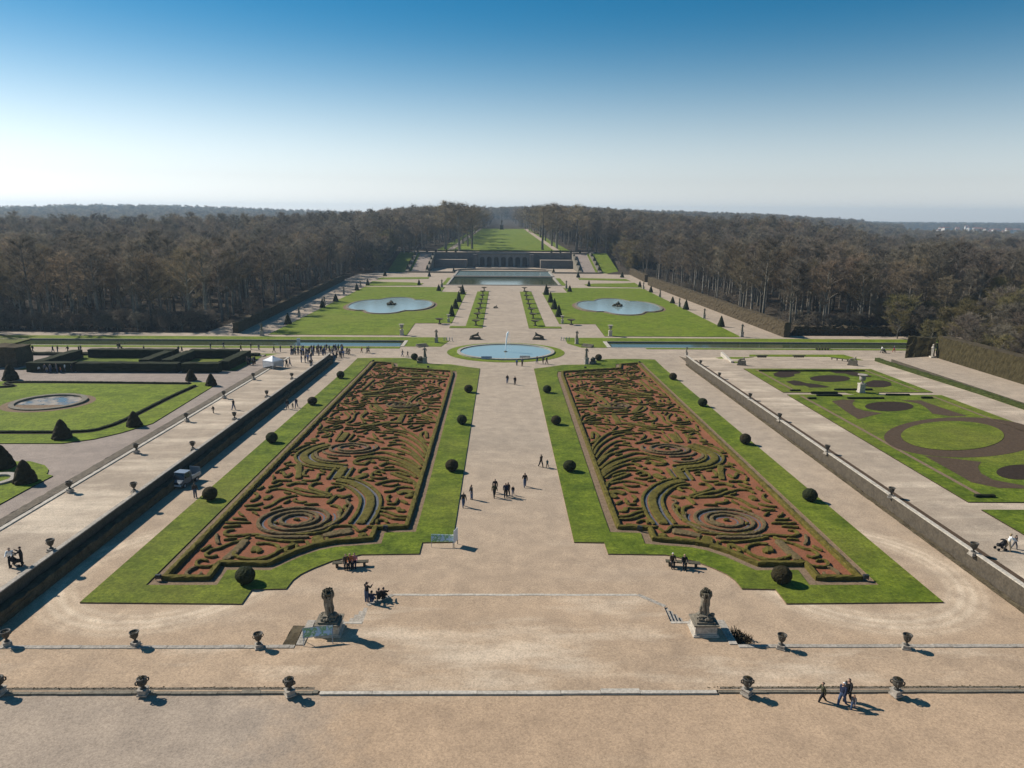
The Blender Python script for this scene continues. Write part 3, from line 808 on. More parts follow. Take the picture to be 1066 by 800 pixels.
for c,pts,_ in BANDS:
    w=zc(c,pts); curves.append((w,1.05,False))
    for d in (-1.08,1.08): curves.append((offp(w,d),.48,False))
    for d in (-.72,.72): strips.append((offp(w,d),.3))
for (cx,cy),rr,ry,t_,pitch in SPIR:
    c=P(cx,cy,HH).xy; pts=[];n=int(t_*26)
    for i in range(n+1):
        a=2.6+i/26*2*math.pi; r=max(.35,1-(i/26)*pitch/rr)
        pts.append(Vector((c.x+math.cos(a)*rr*r,c.y+math.sin(a)*ry*r)))
    curves.append((pts,.5,True)); q=[c+(p-c)*(1-.42/max(.6,(p-c).length)) for p in pts]; strips.append((q[:-6],.17))
    curves.append(([c+Vector((-.3,0)),c+Vector((.3,.1))],.6,True))
def inside(p,poly):
    r=False
    for a,b_ in zip(poly,poly[1:]+poly[:1]):
        if (a[1]>p[1])!=(b_[1]>p[1]) and p[0]<(b_[0]-a[0])*(p[1]-a[1])/(b_[1]-a[1])+a[0]: r=not r
    return r
cells={}
def mark(p,w):
    cells.setdefault((int(p.x//.8),int(p.y//.8)),[]).append((p,w))
def free(p,d):
    i,j=int(p.x//.8),int(p.y//.8)
    for a in (-2,-1,0,1,2):
        for b_ in (-2,-1,0,1,2):
            for q,w in cells.get((i+a,j+b_),()):
                if (q-p).length<d+w/2: return False
    return True
for pts,w,_ in curves:
    for p in catmull(pts,.5): mark(p,w)
for p in catmull(br+[br[0]],.5): mark(p,.6)
fill=[]
bi=offset(br,-.7)
xs_=[p.x for p in br]; ys_=[p.y for p in br]
tries=0
while len(fill)<330 and tries<26000:
    tries+=1
    x=R.uniform(min(xs_),max(xs_)); y=R.uniform(min(ys_),max(ys_)) 
    if y<80 and R.random()<.72: continue
    if len(fill)>330: break
    a=R.uniform(0,6.28); L=R.uniform(3.,7.); cur=R.choice((-1,1))*R.uniform(.08,.55); spi=R.uniform(0,.32)*R.choice((1,1,-.6)); p=Vector((x,y)); pts=[p]; ok=True
    for k in range(int(L/.4)):
        a+=.4*max(-1.5,min(1.5,cur*(1+spi*k))); p=p+Vector((math.cos(a),math.sin(a)))*.4; pts.append(p)
    w=R.choice([.28,.34,.42])
    keep=[]
    for p in pts:
        if not inside(p,bi) or not free(p,w/2+.2) or any((p-q).length<w+.22 for q in keep[:-3]): break
        keep.append(p)
    pts=keep; ok=len(pts)*.4>=(2.6 if tries<9000 else 1.4)
    if ok:
        fill.append((pts,w,R.random()<.3))
        for p in pts: mark(p,w)
print('fill',len(fill),'curves',len(curves))
for s in (1,-1):
    mm=lambda p:(p.x if s>0 else 2*AXX-p.x, p.y)
    b_=[Vector(mm(p)) for p in br]
    t=empty('embroidered_parterre',on(21.5 if s>0 else 2*AXX-21.5,100),('right' if s>0 else 'left')+' red gravel bed with swirling box hedges '+('by the sunlit wall' if s>0 else 'by the utility truck'),'parterre')
    inv=Matrix.Translation(t.location).inverted()
    def kid(o): o.parent=t; o.matrix_parent_inverse=inv; return o
    kid(sheet('brick_gravel_bed',b_,.03,brick))
    bm=BM(); ribbon(bm,sum([[a+(c-a)*k/max(1,int((c-a).length/.4)) for k in range(max(1,int((c-a).length/.4)))] for a,c in zip(b_,b_[1:]+b_[:1])],[]),.5,.42,0,.045,closed=True)
    kid(obj('border_hedge',bm,box_m))
    bm=BM()
    for pts,w in strips: flat_ribbon(bm,[Vector(mm(p)) for p in pts],w,.045)
    kid(tag(obj('slate_strips',bm,slate),kind='stuff'))
    allc=sorted(curves,key=lambda c:-sum(c[0][i].y<70 for i in range(len(c[0]))))
    # the largest curves are parts; the rest one mass
    ranked=sorted(curves+fill,key=lambda c:-(c[1]*sum((a-b2).length for a,b2 in zip(c[0],c[0][1:]))/(sum(p.y for p in c[0])/len(c[0]))**2))
    for pts,w,dry in ranked[:96]:
        bm=BM(); ribbon(bm,[mm(p) for p in pts],w*(.72 if w<.8 else .9),HH*R.uniform(.85,1.1),0,.032)
        kid(obj('scroll_hedge',bm,box_dry if dry else box_m))
    bm=BM()
    for pts,w,dry in ranked[96:]: ribbon(bm,[mm(p) for p in pts],w*(.72 if w<.8 else .9),HH,0,.032)
    kid(tag(obj('small_scroll_hedges',bm,box_m),kind='stuff'))

# ---------------------------------------------------------------- basins
def kerb_ring(name,cx,cy,rx,ry,w,h,z,mat,n=64,parent=None):
    bm=BM(); rs=[]
    for k in range(n):
        a=2*math.pi*k/n; c,s_=math.cos(a),math.sin(a)
        rs.append([bm.verts.new((cx+c*(rx+o),cy+s_*(ry+o),z+zz)) for o,zz in ((0,-.3),(0,h),(w,h),(w,-.3))])
    for k in range(n):
        a,b_=rs[k],rs[(k+1)%n]
        for i in range(3): bm.faces.new((a[i],b_[i],b_[i+1],a[i+1]))
    return obj(name,bm,mat,parent)
zb=G(168.3)
bx,by=1.1,168.0
struct(sheet('grass_ring',ell(bx,by,14.1,12.3,64),.05,lawn_far,.06))
t=empty('round_basin',(0,0,0),'large round pool with stone kerb on the central axis','fountain basin')
kerb_ring('kerb',bx,by,10.95,9.3,.75,.34,zb,stone,parent=t)
struct(sheet('basin_water',ell(bx,by,10.97,9.32,64),.12,water_m,zf=lambda x,y:zb+.14))
bm=BM(); p0=Vector((P(526.3,367).x,P(526.3,367).y,zb+.1))
pts=[Vector((0,0,.2)),Vector((.03,0,1.2)),Vector((.12,.02,2.4)),Vector((.26,.03,3.6)),Vector((.42,.03,4.5)),Vector((.62,.02,4.9)),Vector((.8,0,4.6))]
tube(bm,pts,[.09,.11,.14,.18,.24,.2,.07],8)
for i in range(420):
    k=R.random(); h=4.9*math.sqrt(k); x=.5+R.gauss(.1,.22)*(1+ (4.9-h)*.12)+(4.9-h)*.10*R.random(); y=R.gauss(0,.22)
    s_=R.uniform(.015,.045); v=[bm.verts.new((x+R.uniform(-s_,s_),y+R.uniform(-s_,s_),h+R.uniform(-s_*2,s_*2))) for _ in range(4)]
    for f in ((0,1,2),(0,1,3),(1,2,3),(0,2,3)): bm.faces.new([v[j] for j in f])
o=obj('water_jet',bm,spray,loc=p0); tag(o,'single white leaning jet of water rising from the round pool','fountain jet')
bm=BM(); lathe(bm,[(.45,-.3),(.45,.1),(.3,.2),(.12,.25)],12); o=obj('jet_nozzle',bm,stone_k,loc=p0); tag(o,'small dark nozzle mound at the foot of the water jet','fountain nozzle')
# left pond
pc=P(51,420.3,DL); pr_=5.2
struct(sheet('earth_ring',ell(pc.x,pc.y,6.6,6.1,48),DL+.11,earth))
t=empty('round_pond',(0,0,0),'half empty round pond with thick stone kerb in the left lawn','pond')
kerb_ring('kerb',pc.x,pc.y,4.7,4.3,.75,.35,G(pc.y)+DL+.05,stone_d,48,t)
struct(sheet('pond_water',ell(pc.x,pc.y,4.72,4.32,48),DL+.13,pond_m,zf=lambda x,y:G(pc.y)+DL+.14))
pc2=P(-4,501,DL)
t=empty('round_pond',(0,0,0),'edge of a small stone ringed pool at the far left between dark cones','pond'); kerb_ring('kerb',pc2.x,pc2.y,1.4,1.3,.7,.25,G(pc2.y)+DL+.06,stone,40,t)
# quatrefoil basins
def quat(cx,cy,L,Wd):
    # long along x; outline of rectangle with round ends and cut corners
    pts=[]
    def arc(ax,ay,rx,ry,a0,a1,n=14):
        for k in range(n+1):
            a=rad(a0+(a1-a0)*k/n); pts.append(Vector((ax+rx*math.cos(a),ay+ry*math.sin(a),0)))
    hx=L*.63; hy=Wd*.76; r=L*.34
    arc(hx,0,r,hy*.80,-62,62); 
    pts.append(Vector((hx*.98,hy*.86,0))); pts.append(Vector((hx*.72,hy*.86,0))); 
    arc(0,hy*.9,hx*.62,Wd-hy*.9,15,165)
    pts.append(Vector((-hx*.72,hy*.86,0))); pts.append(Vector((-hx*.98,hy*.86,0)))
    arc(-hx,0,r,hy*.80,118,242)
    pts.append(Vector((-hx*.98,-hy*.86,0))); pts.append(Vector((-hx*.72,-hy*.86,0)))
    arc(0,-hy*.9,hx*.62,Wd-hy*.9,195,345)
    pts.append(Vector((hx*.72,-hy*.86,0))); pts.append(Vector((hx*.98,-hy*.86,0)))
    return [p+Vector((cx,cy,0)) for p in pts]
for s in (1,-1):
    cx=AXX+s*41.3; cy=258.5; q=quat(cx,cy,15.2,23.0)
    o_=[Vector((cx+(p.x-cx)*1.055+ (.0),cy+(p.y-cy)*1.04,0)) for p in q]
    w_='right' if s>0 else 'left'
    struct(sheet('earth_ring',[Vector((cx+(p.x-cx)*1.13,cy+(p.y-cy)*1.07,0)) for p in q],.115,earth))
    t=empty('shaped_basin',(0,0,0),f'lobed quatrefoil pool set in the {w_} far lawn','fountain basin')
    bm=BM(); n=len(q); rs=[]
    for a,b_ in zip(q,o_): rs.append([bm.verts.new((p.x,p.y,G(cy)+zz)) for p,zz in ((a,-.3),(a,.5),(b_,.5),(b_,-.3))])
    for k in range(n):
        a,b_=rs[k],rs[(k+1)%n]
        for i in range(3): bm.faces.new((a[i],b_[i],b_[i+1],a[i+1]))
    obj('kerb',bm,stone_d,t)
    zz_=G(cy)+.36
    struct(sheet('basin_water',[Vector((cx+(p.x-cx)*1.002,cy+(p.y-cy)*1.002,0)) for p in q],.3,water_m,zf=lambda x,y:zz_))
    bm=BM()
    for i in range(26):
        a=R.uniform(0,6.28); d=R.uniform(0,1.9); h=max(.3,1.9-d*.75)*R.uniform(.7,1.1); m4=Matrix.Translation((cx+math.cos(a)*d,cy+math.sin(a)*d,zz_+h*.35))@Matrix.Rotation(a,4,'Z')@Matrix.Diagonal((.6,.45,h*.6,1))
        bmesh.ops.create_icosphere(bm,subdivisions=1,radius=1,matrix=m4)
    o=obj('rock_fountain',bm,stone_k); tag(o,f'dark rocky sculpture mound in the middle of the {w_} quatrefoil pool','fountain')

# ---------------------------------------------------------------- far lawns
def both(name,pts,mat,dz=0,th=.1,nm='lawn'):
    for s in (1,-1):
        struct(sheet(nm,[(x if s>0 else 2*AXX-x,y) for x,y in pts],dz+th,mat,th+.02,side=soil))
both('lawn',[(28.2,191.2),(65.6,191.2),(65.6,331),(28.6,331),(28.6,309),(17.6,308),(17.6,214.4),(28.6,214.2)],lawn_far)
both('strip',[(8,205),(17.6,205),(17.6,208.6),(13,208.6),(13,312),(8,312)],lawn_far,nm='grass_strip')
p=[P(380,298),P(437,297.6),P(441,295.4),P(430,294.4),P(400,293.8),P(388,293)]
both('l',[(2*AXX-q.x,q.y) for q in p],lawn_far)
p=[P(392,291.3),P(446,290.6),P(447,288.8),P(397,289.2)]
both('l',[(2*AXX-q.x,q.y) for q in p],lawn_far)
p=[P(459.6,297),(P(464.2,297)),P(471.3,289.5),P(466,289.4)]
both('l',[(2*AXX-q.x,q.y) for q in p],lawn_far)
# square pools
def pool(x0,x1,y0,y1,label):
    struct(sheet('pool_water',rect(x0,x1,y0,y1),.1,water_c if y0<390 else water_m))
    t=empty('rectangular_pool',(0,0,0),label,'pool')
    for nm,r_ in (('a',(x0-1,x1+1,y0-1,y0)),('b',(x0-1,x1+1,y1,y1+1.4)),('c',(x0-1,x0,y0,y1)),('d',(x1,x1+1,y0,y1))):
        obj('kerb',(lambda bm:(box(bm,r_[0],r_[1],r_[2],r_[3],G(y1)-.6,G(y0)+.32),bm)[1])(BM()),stone_d if nm=='b' else stone,t)
pool(-25.6,27.6,343,387,'near wide rectangular pool in front of the grotto wall')
pool(-25.8,28.2,398,432,'farther rectangular pool closest to the grotto wall')

# ---------------------------------------------------------------- grotto and ramps
zb=G(476); zt=5.0
YW=476.0
t=empty('grotto_wall',(AXX,YW,zb),'long shaded grotto wall with arched niches at the end of the garden','retaining wall')
def gk(name,bx,mat):
    bm=BM()
    for q in bx: box(bm,q[0],q[1],q[2]-YW,q[3]-YW,q[4]-zb,q[5]-zb)
    return obj(name,bm,mat,t)
gk('curtain_wall',[(-58,-17.2,YW,YW+3,zb,zt)],grot); gk('curtain_wall',[(17.2,58,YW,YW+3,zb,zt)],grot)
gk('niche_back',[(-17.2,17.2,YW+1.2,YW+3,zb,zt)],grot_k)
for i in range(8):
    x=-16.4+i*4.68; gk('pilaster',[(x-.8,x+.8,YW-.6,YW+1.2,zb,zt-1.2)],grot_l)
bm=BM()
for i in range(7):
    x0=-15.6+i*4.68; x1=x0+3.08; cx=(x0+x1)/2; r=(x1-x0)/2; zs=zb+5.0-zb; top=zt-1.2-zb
    pr=[(x0,zs)]+[(cx-r*math.cos(math.pi*k/8),zs+r*.9*math.sin(math.pi*k/8)) for k in range(9)]+[(x1,zs)]
    loop=[(x0,top)]+pr+[(x1,top)]
    for yy in (-.3,):
        vs=[bm.verts.new((a,yy,b_)) for a,b_ in [(x0,top)]+pr[1:-1]+[(x1,top)]]
        bm.faces.new(vs)
        vb=[bm.verts.new((a,1.2,b_)) for a,b_ in pr[1:-1]]
        for k in range(len(vb)-1): bm.faces.new((vs[k+1],vs[k+2],vb[k+1],vb[k]))
obj('arcade',bm,grot_l,t)
gk('cornice',[(-17.6,17.6,YW-.9,YW+1.2,zt-1.2,zt-.6)],stone_d); gk('parapet',[(-17.4,17.4,YW-.4,YW+1.,zt-.6,zt+.5)],grot_l)
gk('coping',[(-58.2,-17.4,YW-.25,YW+.5,zt,zt+.3)],stone_d); gk('coping',[(17.4,58.2,YW-.25,YW+.5,zt,zt+.3)],stone_d)
for s in (1,-1):
    w_='right' if s>0 else 'left'
    X_=lambda x:AXX+s*(x-AXX) if True else x
    def bxs(name,q,mat,parent=None):
        bm=BM(); a,b_=sorted((X_(q[0]),X_(q[1]))); box(bm,a,b_,*q[2:]); return obj(name,bm,mat,parent)
    def slope(name,x0,x1,y0,z0,y1,z1,mat):
        bm=BM(); a,b_=sorted((X_(x0),X_(x1)))
        v=[bm.verts.new(c) for c in ((a,y0,z0),(b_,y0,z0),(b_,y1,z1),(a,y1,z1),(a,y0,-6),(b_,y0,-6),(b_,y1,-6),(a,y1,-6))]
        for f in ((0,1,2,3),(4,5,1,0),(5,6,2,1),(6,7,3,2),(7,4,0,3)): bm.faces.new([v[i] for i in f])
        return obj(name,bm,mat)
    z0=-3.9; y0=424; y1=475
    struct(slope('grass_slope',59.2,70,y0,z0+.05,y1+6,zt,lawn_far))
    struct(slope('grass_slope',56,57.4,y0,z0+.02,y1,zt-.3,lawn_far))
    struct(slope('gravel_ramp',47.5,56,y0,z0+.02,y1,zt-.6,gravel_dark))  # ramp's shade painted by the darker gravel colour
    o=slope('ramp_wall',57.4,59.2,y0-1,z0+.9,y1,zt+.3,stone_d); tag(o,f'sloping pale outer wall lined with small dark cones on the {w_} grotto ramp','wall')
    o=slope('ramp_wall',45.8,47.5,y0-1,z0+.9,y1-5,zt+.1,stone_d); tag(o,f'sloping inner wall lined with dark cones on the {w_} grotto ramp','wall')
    o=bxs('court_wall',(25,45.4,462,464,-4.2,1.2),grot); tag(o,f'lower dark wall in the {w_} court beside the grotto','wall')
    o=bxs('court_block',(18.5,21,470,475.9,-4.2,4.2),grot); tag(o,f'dark stone buttress where the {w_} court meets the arcade','wall')
    struct(bxs('court_floor',(25,45.5,464,475.8,-4.2,.9),gravel_main))
    o=bxs('forecourt_kerb',(31,58,421.4,422.6,-4.3,-3.1),stone_d); tag(o,f'low dark kerb wall at the foot of the {w_} grotto ramp','wall')
    o=wall_run('forecourt_kerb',[(X_(31),422),(X_(31.5),436),(X_(28),444),(X_(16),450)],.9,.75,0,stone_d); tag(o,f'curved low dark wall around the {w_} end of the farther pool','wall')
o=wall_run('forecourt_kerb',[(2*AXX-16,450),(16,450)],.9,.75,0,stone_d); tag(o,'straight low wall between the farther pool and the arcade','wall')

# hill lawn
bm=BM(); rows=[]
struct(obj('grotto_terrace',(lambda bm:(box(bm,-60,62,478.9,494,-4,5.0),bm)[1])(BM()),gravel_main))
for y in list(range(492,800,14))+[800]:
    hw=46-(y-478)/322*16; rows.append([bm.verts.new((AXX+hw*k/6,y,terrain(AXX+hw*k/6,y)+.35)) for k in range(-6,7)])
for a,b_ in zip(rows,rows[1:]):
    for k in range(12): bm.faces.new((a[k],a[k+1],b_[k+1],b_[k]))
struct(obj('hill_lawn',bm,lawn_far))
for s in (1,-1):
    bm=BM(); pts=[]; prev=None
    for y in range(494,800,16):
        x=AXX+s*(37-(y-480)/320*12); a=bm.verts.new((x-2,y,terrain(x-2,y)+.42)); c=bm.verts.new((x+2,y,terrain(x+2,y)+.42))
        if prev: bm.faces.new((prev[0],prev[1],c,a))
        prev=(a,c)
    struct(obj('hill_path',bm,gravel_main))
ORD=['first','second','third','fourth','fifth','sixth','seventh','eighth','ninth','tenth','eleventh','twelfth','thirteenth','fourteenth']
# ---------------------------------------------------------------- topiary
def ball_mesh(r,seed,mat,name='topiary_ball'):
    bm=BM(); bmesh.ops.create_icosphere(bm,subdivisions=4,radius=r)
    for v in bm.verts:
        n=v.co.normalized(); d=1+.03*noise.noise(n*3+Vector((seed,0,0)))+.05*noise.noise(n*11+Vector((0,seed,0)))+R.uniform(-.03,.03)
        v.co=n*r*d; v.co.z=v.co.z*.93+r*.86
    me=bpy.data.meshes.new(name); bm.to_mesh(me); bm.free(); me.materials.append(mat); return me
balls=[ball_mesh(.78,k*3.1,yew_red if k%2 else yew) for k in range(4)]
bl=[((813,606.4),'at the notched front corner'),((842.6,521),'outer side, second from front'),((775.5,462),'outer side, third from front'),((731.2,422.8),'outer side, fourth from front'),((700.4,395.3),'outer side, farthest back'),((592.8,490.3),'beside the central path, nearest'),((578.8,441.8),'beside the central path, middle'),((569.5,408.8),'beside the central path, farthest'),((623,375.3),'beside the far tall statue')]
for i,((x,y),l) in enumerate(bl):
    p=P(x,y,.14)
    for s in (1,-1):
        o=link('topiary_ball',balls[(i+(s>0))%4]); q=p if s>0 else mir(p); o.location=(q[0],q[1],p.z); o.rotation_euler=(0,0,R.uniform(0,6)); 
        o.scale=(R.uniform(.97,1.05)*(1.08 if i==0 else 1),R.uniform(.97,1.05),R.uniform(.95,1.04))
        tag(o,f"clipped dark ball bush of the {'right' if s>0 else 'left'} lawn border, {l}",'topiary ball','clipped ball bushes of the lawn borders')
def cone_mesh(h,r,seed,round_=.0,mat=yew):
    bm=BM(); prof=[]
    n=16
    for k in range(n+1):
        t=k/n; rr=r*((1-t)**(.8 if round_==0 else .62))*(1 if t>.06 else .9+t*1.6); prof.append((rr,t*h))
    lathe(bm,prof,20)
    for v in bm.verts:
        d=1+.13*noise.noise(v.co*2.2+Vector((seed,seed,0)))+R.uniform(-.03,.03); v.co.x*=d; v.co.y*=d
    me=bpy.data.meshes.new('topiary_cone'); bm.to_mesh(me); bm.free(); me.materials.append(mat); return me
cones=[cone_mesh(3.3,1.15,1),cone_mesh(3.2,1.05,5),cone_mesh(3.0,1.2,9)]
rcones=[cone_mesh(3.0,1.45,3,1,yew_red),cone_mesh(2.8,1.4,8,1,yew_red)]
fc=[((750.5,340),'outer edge, nearest the canal'),((714,322.3),'outer edge, second from the canal'),((700,315.8),'outer edge, third from the canal'),((677.5,304.4),'outer edge, fourth from the canal'),((666,298.8),'at the outer far corner'),((647.6,289),'outer corner of last small lawn'),((601.8,289),'inner corner of the last small lawn'),((613,298),'inner corner of the next to last lawn'),((593,303.8),'at the inner back corner'),((568.6,307),'inner row, farthest from the canal'),((573,315),'inner row, second farthest from the canal'),((577,322),'inner row, third farthest from the canal'),((581.5,330),'inner row, nearest the canal')]
for i,((x,y),l) in enumerate(fc):
    p=P(x,y,.1)
    for s in (1,-1):
        o=link('topiary_cone',cones[i%3]); o.location=(p.x if s>0 else 2*AXX-p.x,p.y,p.z); sc_=R.uniform(.9,1.08)*(1.1 if i>8 or i<2 else .95); o.scale=(sc_,sc_,sc_*(1.15 if i>8 else 1))
        tag(o,f"dark cone on the {'right' if s>0 else 'left'} far lawn, {l}",'topiary cone','clipped cones of the far lawns')
for k,(x,y,l) in enumerate([(11.4,395.5,'broad dark cone at the left edge in front of the brown hedge block'),(199,396,'dark cone at the back right corner of the pond lawn'),(220,401.3,'dark cone on the right tip of the pond lawn'),(140,443.6,'dark cone on the right side of the pond lawn by the curved edging'),(65,456.3,'large dark cone at the near side of the pond lawn'),(2.5,486.7,'dark cone cut by the left frame edge'),(26.6,501.8,'largest dark cone on the lower left lawn')]):
    p=P(x,y,DL+.1); o=link('topiary_cone',rcones[k%2]); o.location=p; f=[.98,.74,.72,.78,.88,1.0,.86][k]; o.scale=(f,f,f); tag(o,l,'topiary cone','clipped cones of the left garden')
# small cones on grotto terrace and ramps
zt=5.0
k=0
for s in (1,-1):
    w_='right' if s>0 else 'left'
    for i,(x,y,z,h) in enumerate([(58.3,428,-3.2,1.1),(58.3,441,-.6,.9),(58.3,453,1.6,.8),(58.3,466,3.4,.8),(46.6,427,-3.3,1.1),(46.6,440,-.9,.9),(46.6,453,1.2,.8),(46.6,464,2.9,.8)]):
        o=link('topiary_cone',cones[i%3]); o.location=(AXX+s*(x-AXX),y,z+.3); o.scale=(h,h,h)
        tag(o,f"small dark cone on the {'outer' if i<4 else 'inner'} wall of the {w_} grotto ramp, {ORD[i%4]} from the bottom",'topiary cone','small cones on the grotto ramps')
    for i,x in enumerate((33,39,46,52,58)):
        o=link('topiary_cone',cones[i%3]); o.location=(AXX+s*(x-AXX),479,zt); o.scale=(.72,)*3
        tag(o,f"small cone above the {w_} grotto wall, {ORD[i]} from the arcade",'topiary cone','small cones above the grotto wall')
for s in (1,-1):
    o=link('topiary_cone',cones[0]); o.location=(AXX+s*29.6,425,-3.9); o.scale=(.9,)*3; tag(o,f"dark cone at the {'right' if s>0 else 'left'} front corner of the grotto forecourt",'topiary cone')

# ---------------------------------------------------------------- urns, vases, pedestals
def small_urn():
    t=empty('garden_urn',(0,0,0))
    bm=BM(); box(bm,-.34,.34,-.34,.34,0,.10); box(bm,-.27,.27,-.27,.27,.10,.34); bmesh.ops.bevel(bm,geom=bm.edges[:],offset=.015,segments=1)
    obj('plinth',bm,stone,t)
    bm=BM(); lathe(bm,[(.20,.34),(.20,.38),(.09,.46),(.08,.58),(.13,.62),(.22,.72),(.28,.86),(.30,1.0),(.31,1.10),(.37,1.18),(.38,1.24),(.35,1.25),(.30,1.20),(.26,1.10)],18)
    obj('bowl',bm,lead,t,smooth=True)
    for s in (-1,1):
        bm=BM(); tube(bm,[(s*.28,0,.86),(s*.40,0,.96),(s*.42,0,1.08),(s*.33,0,1.14)],[.03]*4,6); obj('handle',bm,lead,t)
    bm=BM()
    for i in range(60):
        a=R.uniform(0,6.28); r=R.uniform(0,.27); x=r*math.cos(a); y=r*math.sin(a); h=R.uniform(.02,.1)
        v=[bm.verts.new((x+R.uniform(-.06,.06),y+R.uniform(-.06,.06),1.14+h*R.random())) for _ in range(3)]; bm.faces.new(v)
    obj('withered_plants',bm,wallhedge,t)
    return t
def big_urn():
    t=empty('planted_urn',(0,0,0))
    bm=BM(); box(bm,-.42,.42,-.42,.42,0,.14); box(bm,-.34,.34,-.34,.34,.14,.50); box(bm,-.40,.40,-.40,.40,.50,.58)
    obj('plinth',bm,stone,t)
    bm=BM(); lathe(bm,[(.24,.58),(.24,.64),(.12,.72),(.12,.80),(.24,.88),(.36,1.00),(.42,1.18),(.42,1.34),(.36,1.46),(.42,1.52),(.44,1.58),(.38,1.62),(.30,1.58),(.20,1.62)],18)
    obj('body',bm,lead,t,smooth=True)
    bm=BM()
    for i in range(90):
        a=R.uniform(0,6.28); r=R.uniform(0,.32); c=Vector((r*math.cos(a),r*math.sin(a),1.58+.2*(1-(r/.34)**2)*R.random())); q=[bm.verts.new(c+Vector((R.gauss(0,.06),R.gauss(0,.06),R.gauss(0,.04)))) for _ in range(3)]; bm.faces.new(q)
    obj('dry_plants',bm,hedge_olive,t)
    for k in range(4):
        a=math.pi/4+k*math.pi/2; bm=BM(); c,s_=math.cos(a),math.sin(a)
        tube(bm,[(c*.38,s_*.38,1.08),(c*.54,s_*.54,1.18),(c*.55,s_*.55,1.38),(c*.40,s_*.40,1.48)],[.055,.07,.065,.05],6); obj('handle',bm,lead,t)
    return t
U=small_urn(); B=big_urn()
uu=[]
def urn(src,first,x,y,dz,label,group,sc_=.92):
    p=P(x,y,dz)
    if first: src.location=p; src['label']=label; src['category']='urn'; src['group']=group; src.rotation_euler=(0,0,R.uniform(0,1.5)); src.scale=(sc_,)*3; return src
    return dup(src,p,R.uniform(0,1.5),label,group,sc_)
rowA=[(7.6,671.7),(141.3,672.2),(269.6,674.2),(813,675.2),(943,675.2),(1071,674.4)]
lA=['at the far left of the picture','second from the left edge','nearest the left statue group','just right of the right statue group','second right of the right statue group','cut by the right frame edge']
for i,(x,y) in enumerate(rowA): urn(U,i==0,x,y,1.0,f'dark footed urn on the back stone edging, {lA[i]}','small urns on the back stone edging',.86)
rowB=[(0.5,722),(149.4,722.9),(301.8,723.6),(777,723),(932.5,723.8)]
lB=['cut by the left frame edge','second from the left edge','at left end of white line','at right end of white line','right of the walking family']
for i,(x,y) in enumerate(rowB): urn(B,i==0,x,y,.98,f'bulky dark planted urn on the front stone edging, {lB[i]}','large urns on the front stone edging',.71)
lp=[(73,512),(142.3,471.5),(194.5,438.5),(233.5,414.5),(264,395)]
for i,(x,y) in enumerate(lp): urn(U,False,x,y,DL+.1,f'dark urn on the garden side of the left promenade, {ORD[i]} from the near end','urns along the left promenade')
lp=[(53.8,574.6),(140,513.2),(201,469),(244.4,437.3),(278,414),(304,395),(323.5,381)]
for i,(x,y) in enumerate(lp): urn(U,False,x,y,DL+.01,f'dark urn beside the wall coping of the left promenade, {ORD[i]} from the near end','urns along the left promenade wall')
lp=[(1012.6,578),(927.2,518.3),(860.6,472.7),(811.2,438.5),(780.6,416.7),(748.7,394.3),(729.2,381)]
for i,(x,y) in enumerate(lp): urn(U,False,x,y,DR+.01,f'dark urn beside the wall coping of the right promenade, {ORD[i]} from the near end','urns along the right promenade wall')
# wide basins on stems of the central grass strips
def tazza():
    t=empty('footed_basin',(0,0,0))
    bm=BM(); lathe(bm,[(.55,0),(.55,.18),(.35,.25),(.22,.4),(.2,1.0),(.3,1.15)],10); obj('foot',bm,stone_k,t)
    bm=BM(); lathe(bm,[(.25,1.12),(.8,1.3),(1.25,1.5),(1.3,1.62),(1.1,1.55),(.5,1.4)],16); obj('basin',bm,stone_k,t)
    return t
TZ=tazza()
tz=[(504,303),(502.7,307),(502.3,311.4),(501,315.7),(500,320.3),(498.5,326),(497,331.5),(495.4,339),(457.6,337.4),(479.3,302.6)]
first=True
for s in (-1,1):
    for i,(x,y) in enumerate(tz):
        p=P(x,y,.1); q=Vector((p.x if s<0 else 2*AXX-p.x,p.y,p.z)); w_='left' if s<0 else 'right'
        l=f'dark wide footed stone basin on the {w_} central grass strip, {ORD[i]} from the grotto end' if i<8 else (f'dark wide footed basin at the outer foot of the {w_} central grass strip' if i==8 else f'dark wide footed basin beside the farthest cone of the {w_} lawn')
        if first: TZ.location=q; tag(TZ,l,'stone basin','footed basins along the central walk'); first=False
        else: dup(TZ,q,0,l)
